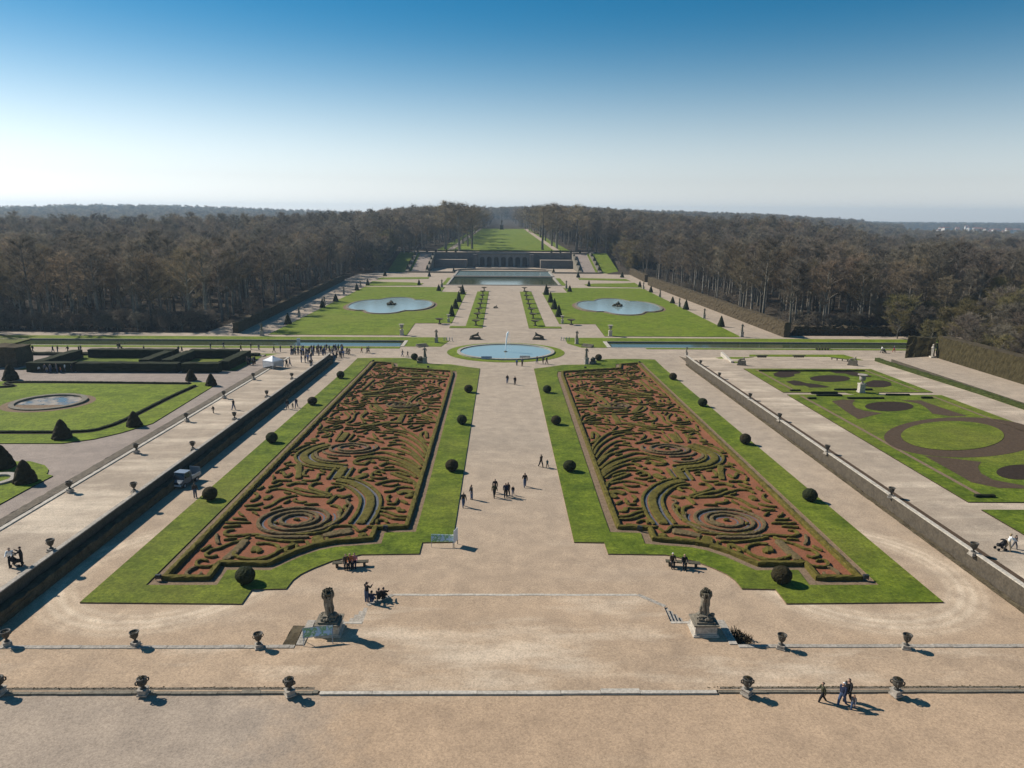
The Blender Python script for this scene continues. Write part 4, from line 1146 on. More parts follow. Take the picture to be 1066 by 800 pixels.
# ---------------------------------------------------------------- figures
# skeleton vertex: name -> (parent, radius_x, radius_y, material index) ; materials 0 skin 1 hair 2 top 3 bottom 4 shoes
def figure(pose,name,female=False):
    d=lambda a:rad(a)
    V={}; E=[]
    hz=pose.get('hip',.93); lean=pose.get('lean',3)
    V['pel']=(Vector((0,0,hz)),.185,.14,3)
    tl=lambda L:Vector((0,-math.sin(d(lean))*L,math.cos(d(lean))*L))
    V['wai']=(V['pel'][0]+tl(.19),.18,.135,2); V['che']=(V['pel'][0]+tl(.42),.205,.15,2); V['nek']=(V['pel'][0]+tl(.565),.055,.055,0)
    hd=Vector((0,-.03-.1*pose.get('nod',0),.07))
    V['jaw']=(V['nek'][0]+Vector((0,-.02,.07)),.07,.075,0); V['hea']=(V['nek'][0]+Vector((0,-.01,.15)),.098,.115,0); V['cro']=(V['nek'][0]+Vector((0,.01,.205)),.085,.10,1)
    E+=[('pel','wai'),('wai','che'),('che','nek'),('nek','jaw'),('jaw','hea'),('hea','cro')]
    sw=.165 if female else .185
    for sd,sn in ((-1,'l'),(1,'r')):
        A=pose.get('arm_'+sn,(8,10,12)) # forward, forearm forward, outward
        sh=V['che'][0]+tl(.08)+Vector((sd*sw,0,0))
        V['sh'+sn]=(sh,.09,.09,2)
        def dirv(f,o): 
            return Vector((sd*math.sin(d(o)),-math.sin(d(f))*math.cos(d(o)),-math.cos(d(f))*math.cos(d(o))))
        el=sh+dirv(A[0],A[2])*.28; wr=el+dirv(A[1],A[2]*.3)*.25; ha=wr+dirv(A[1],0)*.09; fi=ha+dirv(A[1]+15,0)*.07
        V['el'+sn]=(el,.072,.072,2); V['wr'+sn]=(wr,.052,.052,2); V['ha'+sn]=(ha,.05,.036,0); V['fi'+sn]=(fi,.022,.016,0)
        V['th'+sn]=(ha+Vector((-sd*.03,-.045,-.01)),.014,.014,0)
        E+=[('che','sh'+sn),('sh'+sn,'el'+sn),('el'+sn,'wr'+sn),('wr'+sn,'ha'+sn),('ha'+sn,'fi'+sn),('ha'+sn,'th'+sn)]
        L=pose.get('leg_'+sn,(0,0)) # thigh forward, shank forward
        hp=V['pel'][0]+Vector((sd*.09,0,-.05)); kn=hp+Vector((sd*.01,-math.sin(d(L[0]))*.42,-math.cos(d(L[0]))*.42)); an=kn+Vector((0,-math.sin(d(L[1]))*.41,-math.cos(d(L[1]))*.41))
        V['hp'+sn]=(hp,.125,.125,3); V['kn'+sn]=(kn,.09,.092,3); V['an'+sn]=(an,.066,.07,3)
        toe=an+Vector((sd*.02,-.15,-.035)); V['he'+sn]=(an+Vector((0,.02,-.03)),.043,.045,4); V['to'+sn]=(toe,.04,.03,4)
        E+=[('pel','hp'+sn),('hp'+sn,'kn'+sn),('kn'+sn,'an'+sn),('an'+sn,'he'+sn),('he'+sn,'to'+sn)]
    if pose.get('skirt'): pass
    names=list(V); idx={n_:i for i,n_ in enumerate(names)}
    low=min(v[0].z-v[2] for n_,v in V.items() if n_[:2] in('to','he')) if pose.get('ground',1) else 0
    off=Vector((0,0,-low)) if pose.get('ground',1) else Vector((0,0,0))
    me=bpy.data.meshes.new(name); me.from_pydata([V[n_][0]+off for n_ in names],[(idx[a],idx[b_]) for a,b_ in E],[]); me.update()
    o=bpy.data.objects.new('tmp',me); C.objects.link(o)
    md=o.modifiers.new('skin','SKIN'); md.use_smooth_shade=True; md.branch_smoothing=.4
    for i,n_ in enumerate(names):
        sv=me.skin_vertices[0].data[i]; sv.radius=(V[n_][1],V[n_][2]); sv.use_root=(n_=='pel')
    o.modifiers.new('sub','SUBSURF').levels=1
    dg=bpy.context.evaluated_depsgraph_get(); dg.update(); m2=bpy.data.meshes.new_from_object(o.evaluated_get(dg))
    m2.name=name; bpy.data.objects.remove(o); bpy.data.meshes.remove(me)
    # nose, and material zones by nearest bone
    segs=[(V[a][0]+off,V[b_][0]+off,V[a][3],V[b_][3],V[a][1]) for a,b_ in E]
    for k in range(5): m2.materials.append(skin)
    hc=V['hea'][0]+off
    for p in m2.polygons:
        c=p.center; best=1e9; mi=2
        for a,b_,ma,mb,ra in segs:
            t=max(0,min(1,(c-a).dot(b_-a)/max(1e-9,(b_-a).length_squared))); q=a+(b_-a)*t; dd=(c-q).length-ra*.8
            if dd<best: best=dd; mi=ma if t<.5 else mb
        if (c-hc).length<.17 and c.z>hc.z-.09:
            r=c-hc; mi=1 if (r.z>.045 or r.y>.02 or (female and r.y>-.02)) else 0
        p.material_index=mi; p.use_smooth=True
    # a small nose
    return m2
POSES={
 'walk':dict(leg_l=(24,8),leg_r=(-14,-30),arm_l=(-20,-5,10),arm_r=(22,40,10),hip=.9),
 'stride':dict(leg_l=(-16,-34),leg_r=(26,14),arm_l=(24,42,9),arm_r=(-22,-8,9),hip=.9,lean=6),
 'stand':dict(leg_l=(2,0),leg_r=(-2,-3),arm_l=(6,20,9),arm_r=(4,14,9)),
 'phone':dict(leg_l=(2,0),leg_r=(0,-2),arm_l=(35,125,8),arm_r=(40,120,10),nod=.4),
 'push':dict(leg_l=(20,6),leg_r=(-12,-24),arm_l=(40,75,6),arm_r=(40,75,6),lean=8,hip=.9),
 'sit':dict(leg_l=(86,4),leg_r=(82,8),arm_l=(30,70,8),arm_r=(34,72,8),hip=.58,lean=8),
 'sitfloor':dict(leg_l=(118,40),leg_r=(112,30),arm_l=(50,75,10),arm_r=(45,80,10),hip=.30,lean=16,ground=0),
 'pair':dict(leg_l=(0,0),leg_r=(4,-4),arm_l=(10,30,16),arm_r=(10,90,4),lean=0),
}
PM={k:figure(v,'body_'+k) for k,v in POSES.items()}
PF={k:figure(POSES[k],'body_f_'+k,True) for k in ('walk','stand','phone','sit','push','stride')}
# long hair piece for women, cap of hair as a child part
def hair_mesh(long_):
    bm=BM(); bmesh.ops.create_icosphere(bm,subdivisions=2,radius=1)
    for v in bm.verts:
        c=v.co.copy(); v.co=Vector((c.x*.096,c.y*.108+.012,c.z*.105))
        if c.z<-.1: v.co.z*= (2.0 if long_ else .8); 
        if c.y<-.25 and c.z<.45: v.co.y=v.co.y*.45
        v.co*=1+R.uniform(-.04,.04)
    me=bpy.data.meshes.new('hair'); bm.to_mesh(me); bm.free(); me.materials.append(skin)
    for p in me.polygons: p.use_smooth=True
    return me
HM=[hair_mesh(False),hair_mesh(True)]
def headpos(pk):
    m=(PM)[pk]; zs=max(v.co.z for v in m.vertices); ys=[v.co for v in m.vertices if v.co.z>zs-.2]; c=sum(ys,Vector())/len(ys); return Vector((c.x,c.y,zs-.095))
HP={k:headpos(k) for k in PM}
usedlab={}
def person(loc,rz,pose,top,bot,label,group=None,female=False,hair='dark',scale=1.0,shoes='black'):
    m=PF[pose] if female and pose in PF else PM[pose]
    t=empty('person',loc,label,'person',group,rz); t.scale=(scale*R.uniform(.97,1.03),)*2+(scale,)
    b_=link('body',m,t)
    for i,mt in enumerate((skin,hairs[hair],cl[top],cl[bot],cl[shoes])):
        b_.material_slots[i].link='OBJECT'; b_.material_slots[i].material=mt
    h=link('hair',HM[1 if female else 0],t); h.location=HP[pose]; h.material_slots[0].link='OBJECT'; h.material_slots[0].material=hairs[hair]
    return t
def pp(x,y,dz,*a,**k):
    zf=k.pop('zf',None); p=P(x,y,dz)
    if zf: p.z=zf(p.x,p.y)
    return person(p,*a,**k)
A_=rad
# near people
pp(855.5,732.3,.75,A_(-95),'stride','olive','black','boy in olive jacket with rust shoulders striding left, ahead of the adults',scale=.88)
pp(876,735.5,.75,A_(-60),'walk','navy','jeans','man in dark jacket and blue jeans walking, beside a woman in black',hair='white')
pp(881.5,731.5,.75,A_(-50),'walk','black','black','woman in long black coat walking close behind the man in jeans',female=True)
pp(887.5,740.2,.75,A_(-40),'walk','grey','jeans','little girl in patterned grey jacket walking beside the adults',female=True,scale=.66,hair='dark')
pp(12.4,590,DL,A_(20),'push','white','black','person in white jacket bending to a dark pushchair on the left promenade',hair='dark')
pp(23.6,589.3,DL,A_(-70),'phone','black','black','tall person all in black facing the pushchair on the left promenade')
pp(1048.5,574,DR,A_(70),'push','white','beige','woman in white coat pushing a dark pushchair on the right promenade',female=True,hair='fair')
pp(1055.6,571.8,DR,A_(80),'walk','black','grey','child in dark coat walking behind the woman with the pushchair',scale=.8)
pp(243.3,427,DL,A_(160),'walk','black','jeans','person in black jacket walking alone on the left promenade')
pp(222.3,430.5,DL,A_(-120),'walk','black','black','child in black with arms out on the left promenade',scale=.68)
pp(203.5,518.4,0,A_(-170),'stand','brown','jeans','person in brown jacket and jeans standing between the utility truck and a ball bush')
pp(299.4,426.2,0,A_(10),'walk','black','grey','adult in black jacket, left of three on the path below the left wall')
pp(304.9,425.6,0,A_(0),'walk','beige','grey','small child between two adults on the path below the left wall',scale=.6)
pp(308.8,424.8,0,A_(-10),'walk','navy','jeans','adult in navy carrying a bag, right of three on the path below the left wall')
pp(482.5,528,0,A_(15),'walk','black','jeans','person in black jacket with white bag nearest the left lawn edge',hair='fair')
pp(491,520.2,0,A_(-60),'stand','black','jeans','person in black jacket and pale jeans standing behind the one with the white bag')
pp(514.6,518.2,0,A_(20),'walk','olive','black','nearer of two people in dark olive walking down the central path')
pp(515.3,513.6,0,A_(10),'walk','black','black','farther of two dark figures in line on the central path')
pp(526.3,518,0,A_(0),'walk','navy','black','person in navy side by side with another on the central path')
pp(529,517.2,0,A_(-15),'walk','brown','black','taller person in dark brown side by side with the one in navy',female=True)
pp(534,515.8,0,A_(-10),'walk','black','jeans','small child in black to the right of a walking couple on the central path',scale=.66)
pp(546.4,507.2,0,A_(185),'walk','black','jeans','person in black jacket and blue jeans walking alone, right of the group')
pp(563,486.4,0,A_(40),'stride','brown','black','adult in brown reaching a hand to a child by the right lawn')
pp(569.8,486.9,0,A_(-30),'walk','teal','black','small child in green beside the adult in brown near the right lawn',scale=.62)
pp(528.1,399.3,0,A_(180),'walk','black','jeans','left one of a dark pair walking far down the central path')
pp(536,401,0,A_(175),'walk','black','black','right one of a dark pair walking far down the central path')
pp(538,381,0,A_(180),'stand','blue','navy','child in bright blue standing in front of the round pool',scale=.8)
pp(543.6,381.3,0,A_(180),'stand','grey','brown','adult in grey beside the child in bright blue at the round pool')
pp(559,378.8,0,A_(150),'walk','black','jeans','left of three people in front of the right side of the round pool')
pp(565.3,378.9,0,A_(200),'walk','grey','black','middle of three people in front of the right side of the round pool')
pp(569.2,379.5,0,A_(220),'stride','black','brown','right of three people in front of the right side of the round pool')
pp(418.9,371.4,0,A_(90),'walk','grey','jeans','person in grey walking toward the far left ball bush')
pp(424.4,371.4,0,A_(90),'walk','black','black','shorter person in black next to the far left ball bush',scale=.8)
pp(376.5,367.4,0,A_(90),'walk','orange','black','person in orange jacket on the cross path right of the crowd',scale=.85)
pp(382.3,368,0,A_(90),'walk','navy','black','person in navy, front one of two right of the orange jacket')
pp(384,367.6,0,A_(100),'walk','grey','navy','person in grey, back one of two right of the orange jacket')
pp(917.4,367.6,DR*0+.0,A_(90),'push','white','grey','person in white jacket with a pushchair on the far right cross path')
pp(930.4,366.8,0,A_(100),'walk','navy','red','person in navy and red on the far right cross path by the hedge')
# seated on the left bench and at the stair top
def seat(x,y,dz,rz,top,bot,label,**k): return pp(x,y,dz,rz,'sit',top,bot,label,**k)
seat(360.6,591.2,0,A_(10),'brown','black','person in brown seated leftmost on the left bench',hair='dark')
seat(364.6,590.8,0,A_(15),'orange','black','person in orange seated in the middle of the left bench',hair='fair',female=True)
seat(369.6,590.2,0,A_(5),'pink','navy','person in pink and blue seated at the right end of the left bench')
seat(699.6,590.0,0,A_(-5),'brown','black','white haired person in brown seated at the left end of the right bench',hair='white')
seat(711.8,591.5,0,A_(-5),'black','black','person in black seated in the middle of the right bench',hair='fair')
pp(382,627.6,1.0,A_(150),'phone','black','jeans','person in black jacket standing at the top of the left stair holding up a phone')
for (x,y,tp,l) in ((386.5,629.3,'navy','person in navy sitting on the ground next to the standing phone holder'),(394,626.4,'black','middle person in black sitting on the stone edging of the stair terrace'),(398.8,625.6,'black','right hand person in black sitting on the stone edging of the stair terrace')):
    p=P(x,y,1.0); person(p,A_(170),'sitfloor',tp,'jeans' if tp=='navy' else 'black',l)
# far path walkers
fp=[(34.4,367.4,'black'),(55.2,368,'navy'),(60.2,367.8,'brown'),(71,368,'black'),(82.3,368,'black'),(84.3,367.4,'olive'),(123.2,364.8,'black'),(125,364.6,'navy'),(150,368,'black'),(186.2,368,'navy'),(189.5,368.3,'black'),(219.3,364.8,'black'),(233,363.5,'navy'),(250.8,366.5,'black'),(261.3,364.8,'black'),(269.7,366,'grey'),(285.2,367.8,'black'),(292,367.4,'navy')]
for i,(x,y,tp) in enumerate(fp):
    pp(x,y-.6,0,A_(90 if i%3 else -90),['walk','stride','stand'][i%3],tp,R.choice(['jeans','black','grey']),f'walker in {tp} on the long path by the left canal, {ORD[i] if i<14 else ["fifteenth","sixteenth","seventeenth","eighteenth"][i-14]} from the left edge','walkers along the left canal path')
for i,(x,y,tp,s_) in enumerate([(41,387.8,'white',.7),(47.3,388.3,'grey',1),(49.3,388.6,'beige',.7),(53,388.3,'grey',1),(59.8,388.3,'grey',1.05),(63.7,388.6,'orange',.7),(69,387.6,'white',1),(75,387.8,'navy',.9)]):
    pp(x,y,DL,A_(R.uniform(-60,60)),'stand',tp,R.choice(['jeans','black']),f"{'child' if s_<.8 else 'adult'} in {tp} against the left dark hedge block, {ORD[i]} from the left",'visitors in front of the dark hedge block',scale=s_)
pp(29,376.8,DL,A_(40),'stand','navy','jeans','person in navy behind the left end of the hedge garden')
for i,(x,y,tp) in enumerate([(258,380,'black'),(260,380.6,'navy'),(263.6,380.2,'grey'),(265.4,379.4,'black')]):
    pp(x,y,DL,A_(R.uniform(0,360)),'stand',tp,'black',f'visitor in {tp} in the group between dark hedges and tent, {ORD[i]} from the left','small group left of the tent')
mid=[(294.8,380.8,'grey'),(298.5,382.7,'black'),(302,381.7,'navy'),(313.8,377.7,'black'),(317.8,377.7,'black'),(320.6,377,'blue'),(324,376.2,'navy'),(324.8,379.8,'black')]
for i,(x,y,tp) in enumerate(mid):
    pp(x,y,DL,A_(R.uniform(0,360)),R.choice(['walk','stand']),tp,R.choice(['black','jeans']),f'visitor in {tp} on the left promenade before the crowd, {ORD[i]} from the left','visitors just in front of the crowd',zf=promL,scale=.75 if i in(0,7) else 1)
# crowd
cs=[]
tries=0
while len(cs)<58 and tries<4000:
    tries+=1
    x=R.uniform(303,358); 
    y=R.uniform(366.5,373.5)-.03*(x-303)*1.2
    p=P(x,y,0 if y<369 else .6)
    if all((p.xy-q.xy).length>.62 for q in cs) and not(-39.2<p.x<-37 and p.y<157): cs.append(p)
for i,p in enumerate(sorted(cs,key=lambda q:q.x)):
    p=Vector((p.x,p.y,promL(p.x,p.y) if p.x<-38.4 and p.y<165 else G(p.y)))
    tp=R.choice(['black','black','black','navy','navy','grey','brown','blue','teal'])
    person(p,R.uniform(0,6.28),R.choice(['stand','stand','pair','phone','walk']),tp,R.choice(['black','jeans','black','grey']),f'adult in {tp} standing in the dense crowd at the end of the left promenade','dense crowd at the end of the left promenade',female=R.random()<.45,hair=R.choice(['dark','dark','fair']),scale=R.uniform(.88,1.05))
for x,y,l in ((363.6,370,'black'),(361.4,368.8,'brown')):
    pp(x,y,0,A_(80),'walk',l,'black',f'person in {l} stepping away at the right end of the crowd')

# ---------------------------------------------------------------- pushchairs
def pushchair():
    t=empty('pushchair',(0,0,0))
    bm=BM()
    tube(bm,[(-.22,-.35,.15),(-.22,.2,.55),(-.22,.5,1.02)],[.018]*3,6); tube(bm,[(.22,-.35,.15),(.22,.2,.55),(.22,.5,1.02)],[.018]*3,6); tube(bm,[(-.22,.5,1.02),(.22,.5,1.02)],[.022]*2,6); tube(bm,[(-.22,.3,.15),(-.22,-.05,.5)],[.018]*2,6); tube(bm,[(.22,.3,.15),(.22,-.05,.5)],[.018]*2,6)
    obj('frame',bm,gunm,t)
    bm=BM(); tube(bm,[(0,-.35,.5),(0,-.05,.46),(0,.2,.62),(0,.32,.95)],[.16,.2,.22,.12],8); obj('seat',bm,cl['black'],t)
    bm=BM()
    bmesh.ops.create_uvsphere(bm,u_segments=12,v_segments=6,radius=.28,matrix=Matrix.Translation((0,.12,.82))@Matrix.Diagonal((1,1,.85,1)))
    bmesh.ops.delete(bm,geom=[v for v in bm.verts if v.co.z<.78 or v.co.y<-.04],context='VERTS'); obj('hood',bm,cl['black'],t)
    for x,y in ((-.25,-.35),(.25,-.35),(-.25,.3),(.25,.3)):
        bm=BM(); bmesh.ops.create_cone(bm,segments=14,radius1=.13,radius2=.13,depth=.05,cap_ends=True,matrix=Matrix.Translation((x,y,.13))@Matrix.Rotation(rad(90),4,'Y')); obj('wheel',bm,rubber,t)
    return t
pc0=pushchair(); pc0.location=P(17,589.6,DL); pc0.rotation_euler=(0,0,A_(95)); tag(pc0,'dark pushchair between two people on the left promenade','pushchair','pushchairs')
dup(pc0,P(1041.5,572.6,DR),A_(-90),'dark pushchair pushed by the woman in white on the right promenade')
dup(pc0,P(920.5,367.9,0),A_(90),'small grey pushchair on the far right cross path')
dup(pc0,P(127.7,365.4,0),A_(90),'pushchair among walkers on the left canal path')

# ---------------------------------------------------------------- statues
def stone_fig(src,parent,loc,rz=0,s=1.0,mat=None):
    o=link('figure',src,parent); o.location=loc; o.rotation_euler=(0,0,rz); o.scale=(s,s,s)
    for sl in o.material_slots: sl.link='OBJECT'; sl.material=mat or stone_d
    return o
up=figure(dict(leg_l=(14,-6),leg_r=(-6,-12),arm_l=(162,182,7),arm_r=(160,182,6),lean=2),'figure_arms_up')
hold=figure(dict(leg_l=(10,0),leg_r=(-8,-16),arm_l=(30,100,18),arm_r=(-10,60,20),lean=0),'figure_draped')
def statue_group(x,y,w,label,mat):
    p=P(x,y,1.0); t=empty('statue_group',p,label,'statue'); t.scale=(.97,.97,.93)
    bm=BM(); box(bm,-.95,.95,-.85,.85,0,.12); box(bm,-.88,.88,-.78,.78,.12,.2)
    box(bm,-.80,.80,-.70,.70,.2,.88); obj('pedestal',bm,stone_w,t)
    bm=BM(); box(bm,-.92,.92,-.82,.82,.88,1.0); obj('pedestal_cap',bm,stone_d,t)
    bm=BM(); box(bm,-.70,.70,-.62,.62,1.0,1.14); box(bm,-.52,.52,-.46,.46,1.14,1.32); box(bm,-.40,.40,-.36,.36,1.32,1.50)
    for i in range(18):
        a=i*.39; m4=Matrix.Translation((math.cos(a)*.5*R.uniform(.7,1.2),math.sin(a)*.42*R.uniform(.7,1.2),1.2+R.uniform(0,.3)))@Matrix.Rotation(a,4,'Z')@Matrix.Diagonal((.2,.14,.15,1)); bmesh.ops.create_icosphere(bm,subdivisions=1,radius=1,matrix=m4)
    obj('rock_base',bm,stone_d,t)
    for k in range(3):
        a=k*2.09+w; stone_fig(up,t,(math.sin(a)*.19,-math.cos(a)*.19,1.46),a,.96,mat).scale=(1.14,1.14,.94)
    bm=BM(); lathe(bm,[(.22,1.5),(.2,1.65),(.10,1.9),(.05,2.3),(.05,2.9)],9)
    for v in bm.verts: v.co.x+=.10*noise.noise(v.co*4); v.co.y+=.10*noise.noise(v.co*5)
    obj('drapery',bm,mat,t)
    bm=BM(); lathe(bm,[(.12,2.95),(.28,3.08),(.38,3.24),(.39,3.34),(.3,3.38)],14)
    for i in range(30):
        a=R.uniform(0,6.28); d=R.uniform(0,.33); m4=Matrix.Translation((math.cos(a)*d,math.sin(a)*d,3.40+R.uniform(0,.2)*(1.2-d*2)))@Matrix.Rotation(a,4,'Z')@Matrix.Diagonal((.09,.07,.09,1)); bmesh.ops.create_icosphere(bm,subdivisions=1,radius=1,matrix=m4)
    obj('fruit_basket',bm,stone_k,t)
    return t
statue_group(343.5,657.5,.3,'weathered figure group carrying a basket on a square pedestal behind the garden plan board',stone_d)
statue_group(732,657.5,.9,'figure group carrying a basket on a white pedestal beside the shaded stair',stone_d)
def pedestal(t,w,h,mat=stone):
    bm=BM(); box(bm,-w*.6,w*.6,-w*.6,w*.6,0,h*.12); box(bm,-w*.5,w*.5,-w*.5,w*.5,h*.12,h*.9); box(bm,-w*.58,w*.58,-w*.58,w*.58,h*.9,h); obj('pedestal',bm,mat,t)
def term(h=3.6,mat=stone_d,ped=stone):
    t=empty('statue',(0,0,0)); ph=h*.38; pedestal(t,.8,ph,ped); stone_fig(hold,t,(0,0,ph),0,(h-ph)/1.78,mat)
    bm=BM(); lathe(bm,[(.34,ph),(.3,ph+.4),(.2,ph+1.0)],8)
    for v in bm.verts: v.co.x+=.06*noise.noise(v.co*5); v.co.y+=.08
    obj('drapery',bm,mat,t); return t
T0=term(); T0.location=P(454.3,357); tag(T0,'tall statue on a pedestal left of the round pool near the canal end','statue','garden statues')
for (x,y,dz,l,s_) in ((442.4,378.6,0,'tall dark statue on a pedestal at the far end of the left lawn border',1.06),(600.3,358.3,0,'tall statue on a pedestal right of the round pool near the canal end',1.0),(610.2,379.3,0,'tall statue on a pale pedestal at the far end of the right lawn border',1.06),
    (714.5,370.9,1.0,'small dark figure on a white block at the far end of the right wall',.62),(772,351,0,'statue on a pale pedestal at the near right corner of the far lawn',1.05),(272.7,349.6,0,'shaded statue on a pedestal at the left corner of the far lawn',1.0),(733,331.7,0,'statue along the right hedge path, second from the canal',.95),(707,319.6,0,'statue along the right hedge path, third from the canal',.95),(687,309.7,0,'statue along the right hedge path, fourth from the canal',.95),(669.7,301.3,0,'statue on a pedestal at the far outer corner of the right far lawn',.95),(311.4,330,0,'statue along the left hedge path, second from the canal',.95),(337.8,317.8,0,'statue along the left hedge path, third from the canal',.95),(358,306.4,0,'statue along the left hedge path, fourth from the canal',.95),(375.3,299.7,0,'statue on a pedestal at the far outer corner of the left far lawn',.95),(460,299.6,0,'statue on a pedestal by the inner far corner of the left far lawn',1.1),(589.4,300.9,0,'statue on a pedestal by the inner far corner of the right far lawn',1.1)):
    dup(T0,P(x,y,dz),R.uniform(-.5,.5),l,scale=s_)
def vase(h=3.2):
    t=empty('vase_on_pedestal',(0,0,0)); ph=h*.5; pedestal(t,.95,ph,stone_w)
    r=.62; bm=BM(); lathe(bm,[(r*.5,ph),(r*.5,ph+.1),(r*.2,ph+.25),(r*.25,ph+.4),(r*.8,ph+.6),(r*.85,h-.35),(r*.7,h-.25),(r*1.35,h-.05),(r*1.4,h),(r*1.1,h-.03)],18); obj('vase',bm,stone,t,smooth=True); return t
V0=vase(); V0.location=P(896.2,408.6,DR+.1); tag(V0,'large pale stone vase on a pedestal in the round island of the right garden','vase','stone vases')
for (x,y,l) in ((418.3,349.2,'pale stone vase on a pedestal at the left far lawn corner by the canal'),(635.2,350.2,'pale stone vase on a pedestal at the right far lawn corner by the canal'),(467,335.8,'small stone vase at the near end of the left inner row of cones'),(585.4,337,'small stone vase at the near end of the right inner row of cones')):
    dup(V0,P(x,y),0,l,scale=.95 if y>345 else .75)
def lion(x,y,dz,rz,label,s_=1.0,block=.55,mat=stone_k):
    t=empty('reclining_statue',P(x,y,dz),label,'statue',rz=rz); t.scale=(s_,)*3
    bm=BM(); box(bm,-1.6,1.6,-.7,.7,0,block*.3); box(bm,-1.4,1.4,-.55,.55,block*.3,block); obj('plinth',bm,mat,t)
    me=bpy.data.meshes.new('reclining_figure'); vs=[(-1.1,0,.35),(-.5,0,.5),(.1,0,.55),(.55,0,.75),(.72,0,1.15),(.78,0,1.32),(.75,.25,.5),(1.15,.25,.12),(.75,-.25,.5),(1.15,-.25,.12),(-.9,.35,.3),(-.4,.42,.12),(-.9,-.35,.3),(-.4,-.42,.12),(.95,0,1.28),(-1.4,.25,.12)]
    ed=[(0,1),(1,2),(2,3),(3,4),(4,5),(3,6),(6,7),(3,8),(8,9),(0,10),(10,11),(0,12),(12,13),(5,14),(0,15)]
    rr=[.3,.32,.3,.3,.2,.19,.14,.1,.14,.1,.2,.11,.2,.11,.1,.06]
    me.from_pydata([(a,b_,c+block) for a,b_,c in vs],ed,[]); o=bpy.data.objects.new('tmp',me); C.objects.link(o); o.modifiers.new('s','SKIN')
    for i,r_ in enumerate(rr): me.skin_vertices[0].data[i].radius=(r_,r_); me.skin_vertices[0].data[i].use_root=(i==0)
    o.modifiers.new('u','SUBSURF').levels=1
    dg=bpy.context.evaluated_depsgraph_get(); dg.update(); m2=bpy.data.meshes.new_from_object(o.evaluated_get(dg)); bpy.data.objects.remove(o)
    m2.materials.append(mat); f=link('reclining_figure',m2,t); return t
L0=lion(494.8,353.5,0,0,'dark reclining sculpture on a low plinth left of the round pool beyond the path')
dup(L0,P(560.5,353.6),math.pi,'dark reclining sculpture on a low plinth right of the round pool beyond the path')
lion(772,380.5,DR,-.4,'dark sculpture on a pale block in the grass corner beside the right promenade',.58,1.7,stone_d)
lion(887.5,380.6,DR,-.6,'pale plinth with a crouching sculpture behind the right flower garden',.62,1.7,stone_d)
dup(L0,P(516,321),.3,'small dark sculpture alone on the central walk toward the grotto',scale=.55)
# term at the hedge end
t=empty('stone_term',P(970,373.4,DT-.2),'narrow pale stone term pillar standing in front of the tall clipped hedge','statue')
bm=BM(); box(bm,-.45,.45,-.45,.45,0,.5); tube(bm,[(0,0,.5),(0,0,2.4)],[.26,.40],4); lathe(bm,[(.38,2.4),(.3,2.55),(.16,2.7),(.2,2.85),(.19,3.05),(.1,3.2)],10); obj('pillar',bm,stone_w,t)
# distant statue on the hill
t=empty('hill_statue',(AXX-1.4,786,terrain(0,786)),'distant statue on a tall pedestal at the top of the hill lawn','statue')
bm=BM(); box(bm,-2.3,2.3,-2.3,2.3,0,1.0); box(bm,-1.7,1.7,-1.7,1.7,1,4.4); box(bm,-2.0,2.0,-2,2,4.4,4.9); obj('pedestal',bm,stone_k,t); stone_fig(hold,t,(0,0,4.9),0,3.3,stone_k)

# ---------------------------------------------------------------- benches, boards, lights, rails
def bench(x,y,dz,rz,label,L=2.2,mat=stone_k):
    t=empty('bench',P(x,y,dz),label,'bench',rz=rz)
    bm=BM(); box(bm,-L/2,L/2,-.24,.24,.40,.48); bmesh.ops.bevel(bm,geom=bm.edges[:],offset=.012,segments=1); obj('seat',bm,mat,t)
    for x_ in (-L*.38,L*.38):
        bm=BM(); box(bm,x_-.1,x_+.1,-.18,.18,0,.40); obj('leg',bm,mat,t)
    return t
bench(365.2,590.0,0,A_(6),'long low bench with three people seated left of the central stairs',3.1); 
bench(710.6,590.0,0,A_(-8),'long low bench with two people seated right of the central path',3.0)
for i,(x,y,dz,L,l) in enumerate([(856,364.6,0,3.8,'long dark bench row on the bank of the right canal'),(793,372.3,DR,2.7,'left dark bench row behind the right flower garden'),(831.5,372.3,DR,2.9,'middle dark bench row behind the right flower garden')]):
    t=empty('bench_row',P(x,y,dz),l,'bench','dark bench rows behind the right garden')
    bm=BM(); box(bm,-L/2,L/2,-.25,.25,.40,.50); obj('seat',bm,stone_k,t)
    n=5
    for k in range(n): bm=BM(); xx=-L/2+.5+k*(L-1)/(n-1); box(bm,xx-.14,xx+.14,-.2,.2,0,.40); obj('leg',bm,stone_k,t)
t=empty('bench_row',P(874,375.6,DR),'slanting dark bench row beside the crouching sculpture','bench',rz=-.75)
t.scale=(.55,.8,1); bm=BM(); box(bm,-3.4,3.4,-.25,.25,.4,.5); obj('seat',bm,stone_k,t)
for k in range(4): bm=BM(); box(bm,-3+k*2-.14,-3+k*2+.14,-.2,.2,0,.4); obj('leg',bm,stone_k,t)
def wbench(x,y,rz,label):
    t=empty('slatted_bench',P(x,y,DT),label,'bench','pale benches by the tall hedge',rz)
    bm=BM(); [box(bm,-1.1,1.1,-.25+k*.14,-.15+k*.14,.43,.46) for k in range(4)]; obj('seat',bm,stone_w,t)
    bm=BM(); [box(bm,-1.1,1.1,.28,.31,.55+k*.15,.66+k*.15) for k in range(3)]; obj('backrest',bm,stone_w,t)
    for x_ in (-1,1):
        bm=BM(); box(bm,x_-.04,x_+.04,-.25,-.18,0,.6); box(bm,x_-.04,x_+.04,.24,.30,0,1.0); obj('leg',bm,stone_w,t)
wbench(1013.5,383.8,A_(-92),'pale slatted bench against the tall clipped hedge, the farther one'); wbench(1061,397.8,A_(-92),'pale slatted bench against the tall clipped hedge at the right frame edge')
